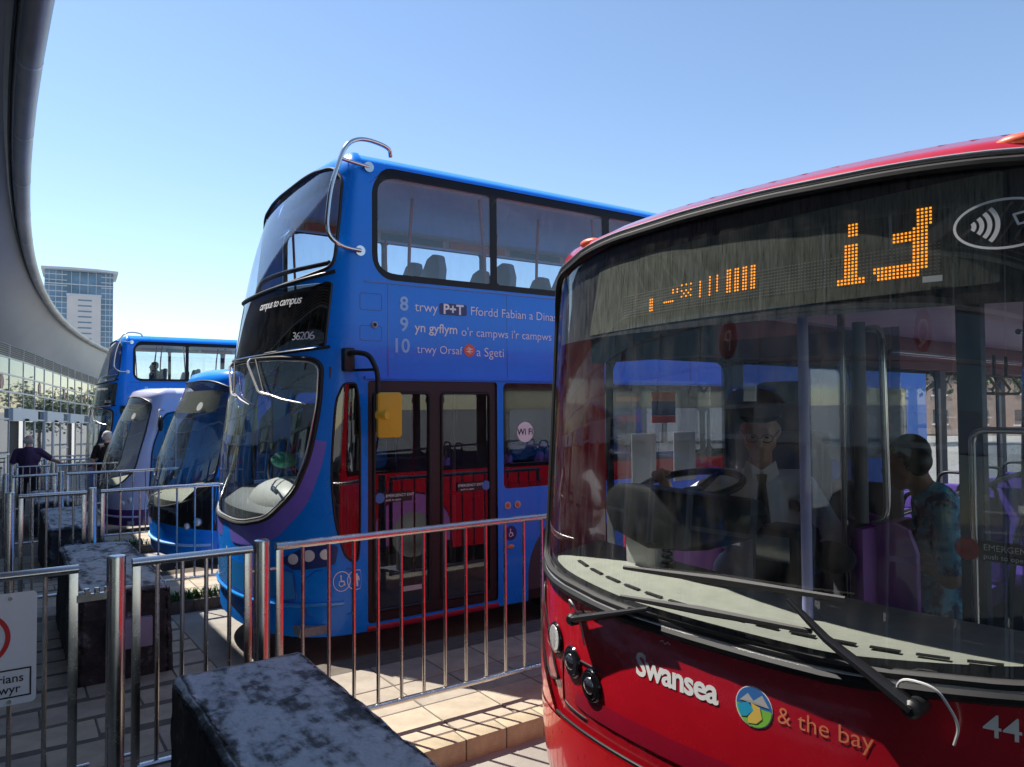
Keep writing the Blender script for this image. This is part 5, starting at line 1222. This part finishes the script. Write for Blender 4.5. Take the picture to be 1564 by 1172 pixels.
def world_of(root, p): return root.matrix_world @ Vector(p)
bpy.context.view_layer.update()
def driver():
    # coordinates inside the red bus; the body is turned towards the doorway side, the right hand on the wheel
    f = Vector((-.80, -.60, 0)); r = Vector((-.60, .80, 0)); up = Vector((0, 0, 1)); B = Vector((1.22, .57, 0))
    Q = lambda a, b, z: B+f*a+r*b+up*z          # a forward, b to his right
    c = Q(.09, 0, 2.015); hd, P = head(c, (-.86, -.50), 0, 1, True, s=1.02, tilt=.30); k = list(hd)
    k += [(Q(-.06, 0, 1.20), Q(-.02, 0, 1.50), .165, .165, 2), (Q(-.02, 0, 1.50), Q(.0, 0, 1.72), .160, .135, 2), (Q(0, -.18, 1.755), Q(0, .18, 1.755), .078, .078, 2), (Q(.0, 0, 1.78), Q(.035, 0, 1.89), .062, .052, 0), (Q(-.02, -.13, 1.52), Q(-.02, .13, 1.52), .115, .115, 2), (Q(-.02, -.12, 1.30), Q(-.02, .12, 1.30), .12, .12, 2)]
    sr, sl = Q(0, .21, 1.745), Q(0, -.21, 1.745)
    el, wr = Vector((.99, .95, 1.60)), Vector((.82, .86, 1.795)); m = el.lerp(wr, .35)
    k += [(sr, el, .066, .056, 2), (el, m, .054, .050, 2), (m, wr, .038, .029, 0)]
    e2, w2 = Vector((1.33, .22, 1.50)), Vector((1.03, .24, 1.43)); m2 = e2.lerp(w2, .35)
    k += [(sl, e2, .066, .056, 2), (e2, m2, .052, .048, 2), (m2, w2, .038, .029, 0)]
    k += fingers(wr, (-.75, -.25, .35), (.2, .5, .8), (.0, -.9, .3), 0, .8); k += fingers(w2, (-1, .1, .05), (0, 0, 1), (0, 1, 0), 0, .5)
    k += [((1.28, .48, 1.18), (.92, .46, 1.24), .098, .075, 3), ((1.28, .67, 1.18), (.92, .70, 1.24), .098, .075, 3), ((.92, .46, 1.24), (.80, .46, .82), .068, .052, 3), ((.92, .70, 1.24), (.80, .70, .82), .068, .052, 3), ((.80, .46, .79), (.62, .46, .76), .045, .04, 4), ((.80, .70, .79), (.62, .70, .76), .045, .04, 4)]
    k = [(tuple(q[0]), tuple(q[1]))+tuple(q[2:]) for q in k]
    o = body('person', k, [SKIN_R, HAIRW, SHIRT, TROU, BLACK], None, .0085, 2, (2.0, -2.6, -.13), math.radians(5))
    tag(o, 'driver in pale shirt, dark tie and cap at the red bus steering wheel', 'person')
    face_bits(o, P, 1, True)
    mb = MB(); mb.prism([(-.026, .0), (.026, 0), (.018, -.045), (.044, -.30), (0, -.36), (-.044, -.30), (-.018, -.045)], 0, .016, lambda u, v, h: Q(.128+h+min(.03, -v*.10), u, 1.815+v)); mb.build('tie', TIE, o, bevel=.004)
    for e in (-1, 1): MB().prism([(0, .01), (.07, .055), (.085, -.01), (.03, -.05)], 0, .012, lambda u, v, h: Q(.118+h-abs(u)*.35, e*u, 1.825+v)).build('shirt_collar', WHITE, o, bevel=.003)
    cp = MB(); cp.tube([c+Vector((.012, 0, .070)), c+Vector((.008, 0, .100)), c+Vector((.004, 0, .140)), c+Vector((.004, 0, .158))], [.099, .103, .122, .08], 20); cap = cp.build('cap', CAPM, o, True)
    fc = Vector((-.86, -.50, 0)).normalized(); rc = Vector((fc.y, -fc.x, 0))
    mb = MB(); mb.prism([(-.09, 0), (.09, 0), (.075, .040), (.035, .062), (-.035, .062), (-.075, .040)], 0, .006, lambda u, v, h: c+fc*(.070+v)+rc*u+Vector((0, 0, .078-v*.45+h))); mb.build('cap_peak', BLACKG, cap)
driver()
def woman():
    c = (1.60, .01, 1.875); hd, P = head(c, (-.45, 1), 0, 1, False, .0, .98, .22); k = list(hd)
    k += [((1.66, -.10, 1.30), (1.67, -.13, 1.55), .150, .155, 2), ((1.67, -.13, 1.55), (1.655, -.09, 1.68), .150, .105, 2), ((1.52, -.16, 1.685), (1.80, -.08, 1.685), .062, .062, 2), ((1.64, -.07, 1.69), (1.62, -.03, 1.80), .064, .054, 0),
          ((1.66, -.10, 1.30), (1.66, -.09, 1.05), .160, .185, 2), ((1.66, -.09, 1.05), (1.66, -.08, .80), .185, .215, 2), ((1.58, -.1, .95), (1.57, -.1, .72), .12, .14, 2), ((1.75, -.08, .95), (1.76, -.08, .72), .12, .14, 2)]
    k += [((1.50, -.19, 1.665), (1.46, -.22, 1.42), .062, .056, 2), ((1.46, -.22, 1.42), (1.46, -.22, 1.38), .052, .05, 0), ((1.46, -.22, 1.39), (1.45, .03, 1.50), .047, .034, 0)]
    k += [((1.82, -.07, 1.665), (1.84, -.05, 1.40), .060, .054, 2), ((1.84, -.05, 1.39), (1.66, .14, 1.48), .045, .032, 0)]
    k += fingers((1.45, .03, 1.50), (.1, 1, .12), (-.7, 0, .7), (.6, 0, .6), 0, .6); k += fingers((1.66, .14, 1.48), (-.5, 1, .1), (.5, .2, .8), (-.8, -.3, .3), 0, .6)
    for x in (1.58, 1.75): k += [((x, -.10, .75), (x, -.09, .45), .058, .040, 0), ((x, -.09, .44), (x-.02, .08, .40), .042, .034, 3)]
    o = body('person', k, [SKIN_B, HAIRK, DRESS, BLACK], None, .0085, 2, (2.0, -2.6, -.13), math.radians(5))
    tag(o, 'woman with short black hair in a teal patterned dress standing in the red bus', 'person'); face_bits(o, P)
    MB().ell((1.685, .015, 1.90), .008, .008, .008, 8, 6).build('earring', CHROME, o, True)
woman()
def man(loc, rz, label, shirt, hair, bald, arm_out, H=1.86, skin=SKIN_R, trousers=TROU):
    s = H/1.78; q = lambda *p: tuple(v*s for v in p)          # looks along +y, right hand at +x
    hd, P = head(q(0, .02, 1.64), (0, 1), 0, 1, bald, s=s); k = list(hd); R = lambda v: v*s
    k += [(q(0, 0, .98), q(0, 0, 1.18), R(.155), R(.165), 2), (q(0, 0, 1.18), q(0, -.01, 1.38), R(.165), R(.15), 2), (q(-.16, -.01, 1.42), q(.16, -.01, 1.42), R(.078), R(.078), 2), (q(-.07, 0, 1.02), q(.07, 0, 1.02), R(.15), R(.15), 2), (q(-.08, 0, 1.28), q(.08, 0, 1.28), R(.14), R(.14), 2), (q(0, 0, 1.45), q(0, .01, 1.55), R(.062), R(.058), 0)]
    for e in (-1, 1):
        k += [(q(e*.09, 0, .94), q(e*.10, .01, .52), R(.098), R(.066), 3), (q(e*.10, .01, .52), q(e*.11, -.02, .10), R(.062), R(.048), 3), (q(e*.11, -.03, .045), q(e*.13, .14, .04), R(.046), R(.038), 4)]
    def arm(e, el, wr):
        sh = (e*.20, -.01, 1.42); mid = tuple(sh[i]+(el[i]-sh[i])*.75 for i in range(3))
        kk = [(q(*sh), q(*mid), R(.066), R(.062), 2), (q(*mid), q(*el), R(.048), R(.044), 0), (q(*el), q(*wr), R(.043), R(.031), 0)]
        d = Vector(wr)-Vector(el); return kk+fingers(q(*wr), d, (0, 0, 1) if abs(d.normalized().z) < .8 else (e, 0, 0), (0, 1, 0), 0, .35, .085*s)
    k += arm(1, (.40, .06, 1.24), (.56, -.12, 1.185)) if arm_out else arm(1, (.27, -.02, 1.15), (.28, .08, .92))
    k += arm(-1, (-.28, -.03, 1.16), (-.26, .10, .95))
    o = body('person', k, [skin, hair, shirt, trousers, BLACK], None, .013, 3, loc, rz); face_bits(o, P, s); return tag(o, label, 'person')
man((.43, 15.05, -.43), math.radians(-8), 'bald man in a purple polo shirt leaning an arm on the steel railing', POLO, HAIRW, True, True, 1.92)
man((1.98, 15.35, -.43), math.radians(-25), 'white haired man in a black t-shirt beside the far blue double-decker', TEEB, HAIRW, False, False, 1.95)
def seated(loc, label):
    k, P = head((.05, 0, 1.18), (-1, 0), 0, 1)
    k = list(k)+[((.10, 0, .52), (.08, 0, .95), .16, .15, 2), ((.08, -.17, .98), (.08, .17, .98), .075, .075, 2), ((.07, 0, 1.0), (.06, 0, 1.1), .06, .055, 0), ((.08, -.22, .96), (-.05, -.30, .72), .06, .05, 2), ((-.05, -.30, .72), (-.28, -.22, .80), .045, .034, 0), ((.08, .22, .96), (-.05, .30, .72), .06, .05, 2), ((-.05, .30, .72), (-.28, .22, .80), .045, .034, 0),
                 ((.10, -.1, .52), (-.33, -.11, .52), .09, .07, 3), ((.10, .1, .52), (-.33, .11, .52), .09, .07, 3), ((-.33, -.11, .50), (-.30, -.11, .08), .06, .05, 3), ((-.33, .11, .50), (-.30, .11, .08), .06, .05, 3)]
    k += fingers((-.28, -.22, .80), (-1, .2, .2), (0, 0, 1), (0, 1, 0), 0); k += fingers((-.28, .22, .80), (-1, -.2, .2), (0, 0, 1), (0, -1, 0), 0)
    o = body('person', k, [SKIN, HAIRK, mat('navy_jacket', (.03, .05, .10), .8), TROU], None, .014, 3, loc, 0); face_bits(o, P); return tag(o, label, 'person')
seated((1.70+1.45, 17.45-.5, -.56+2.50), 'passenger sitting upstairs at the front of the far blue double-decker')
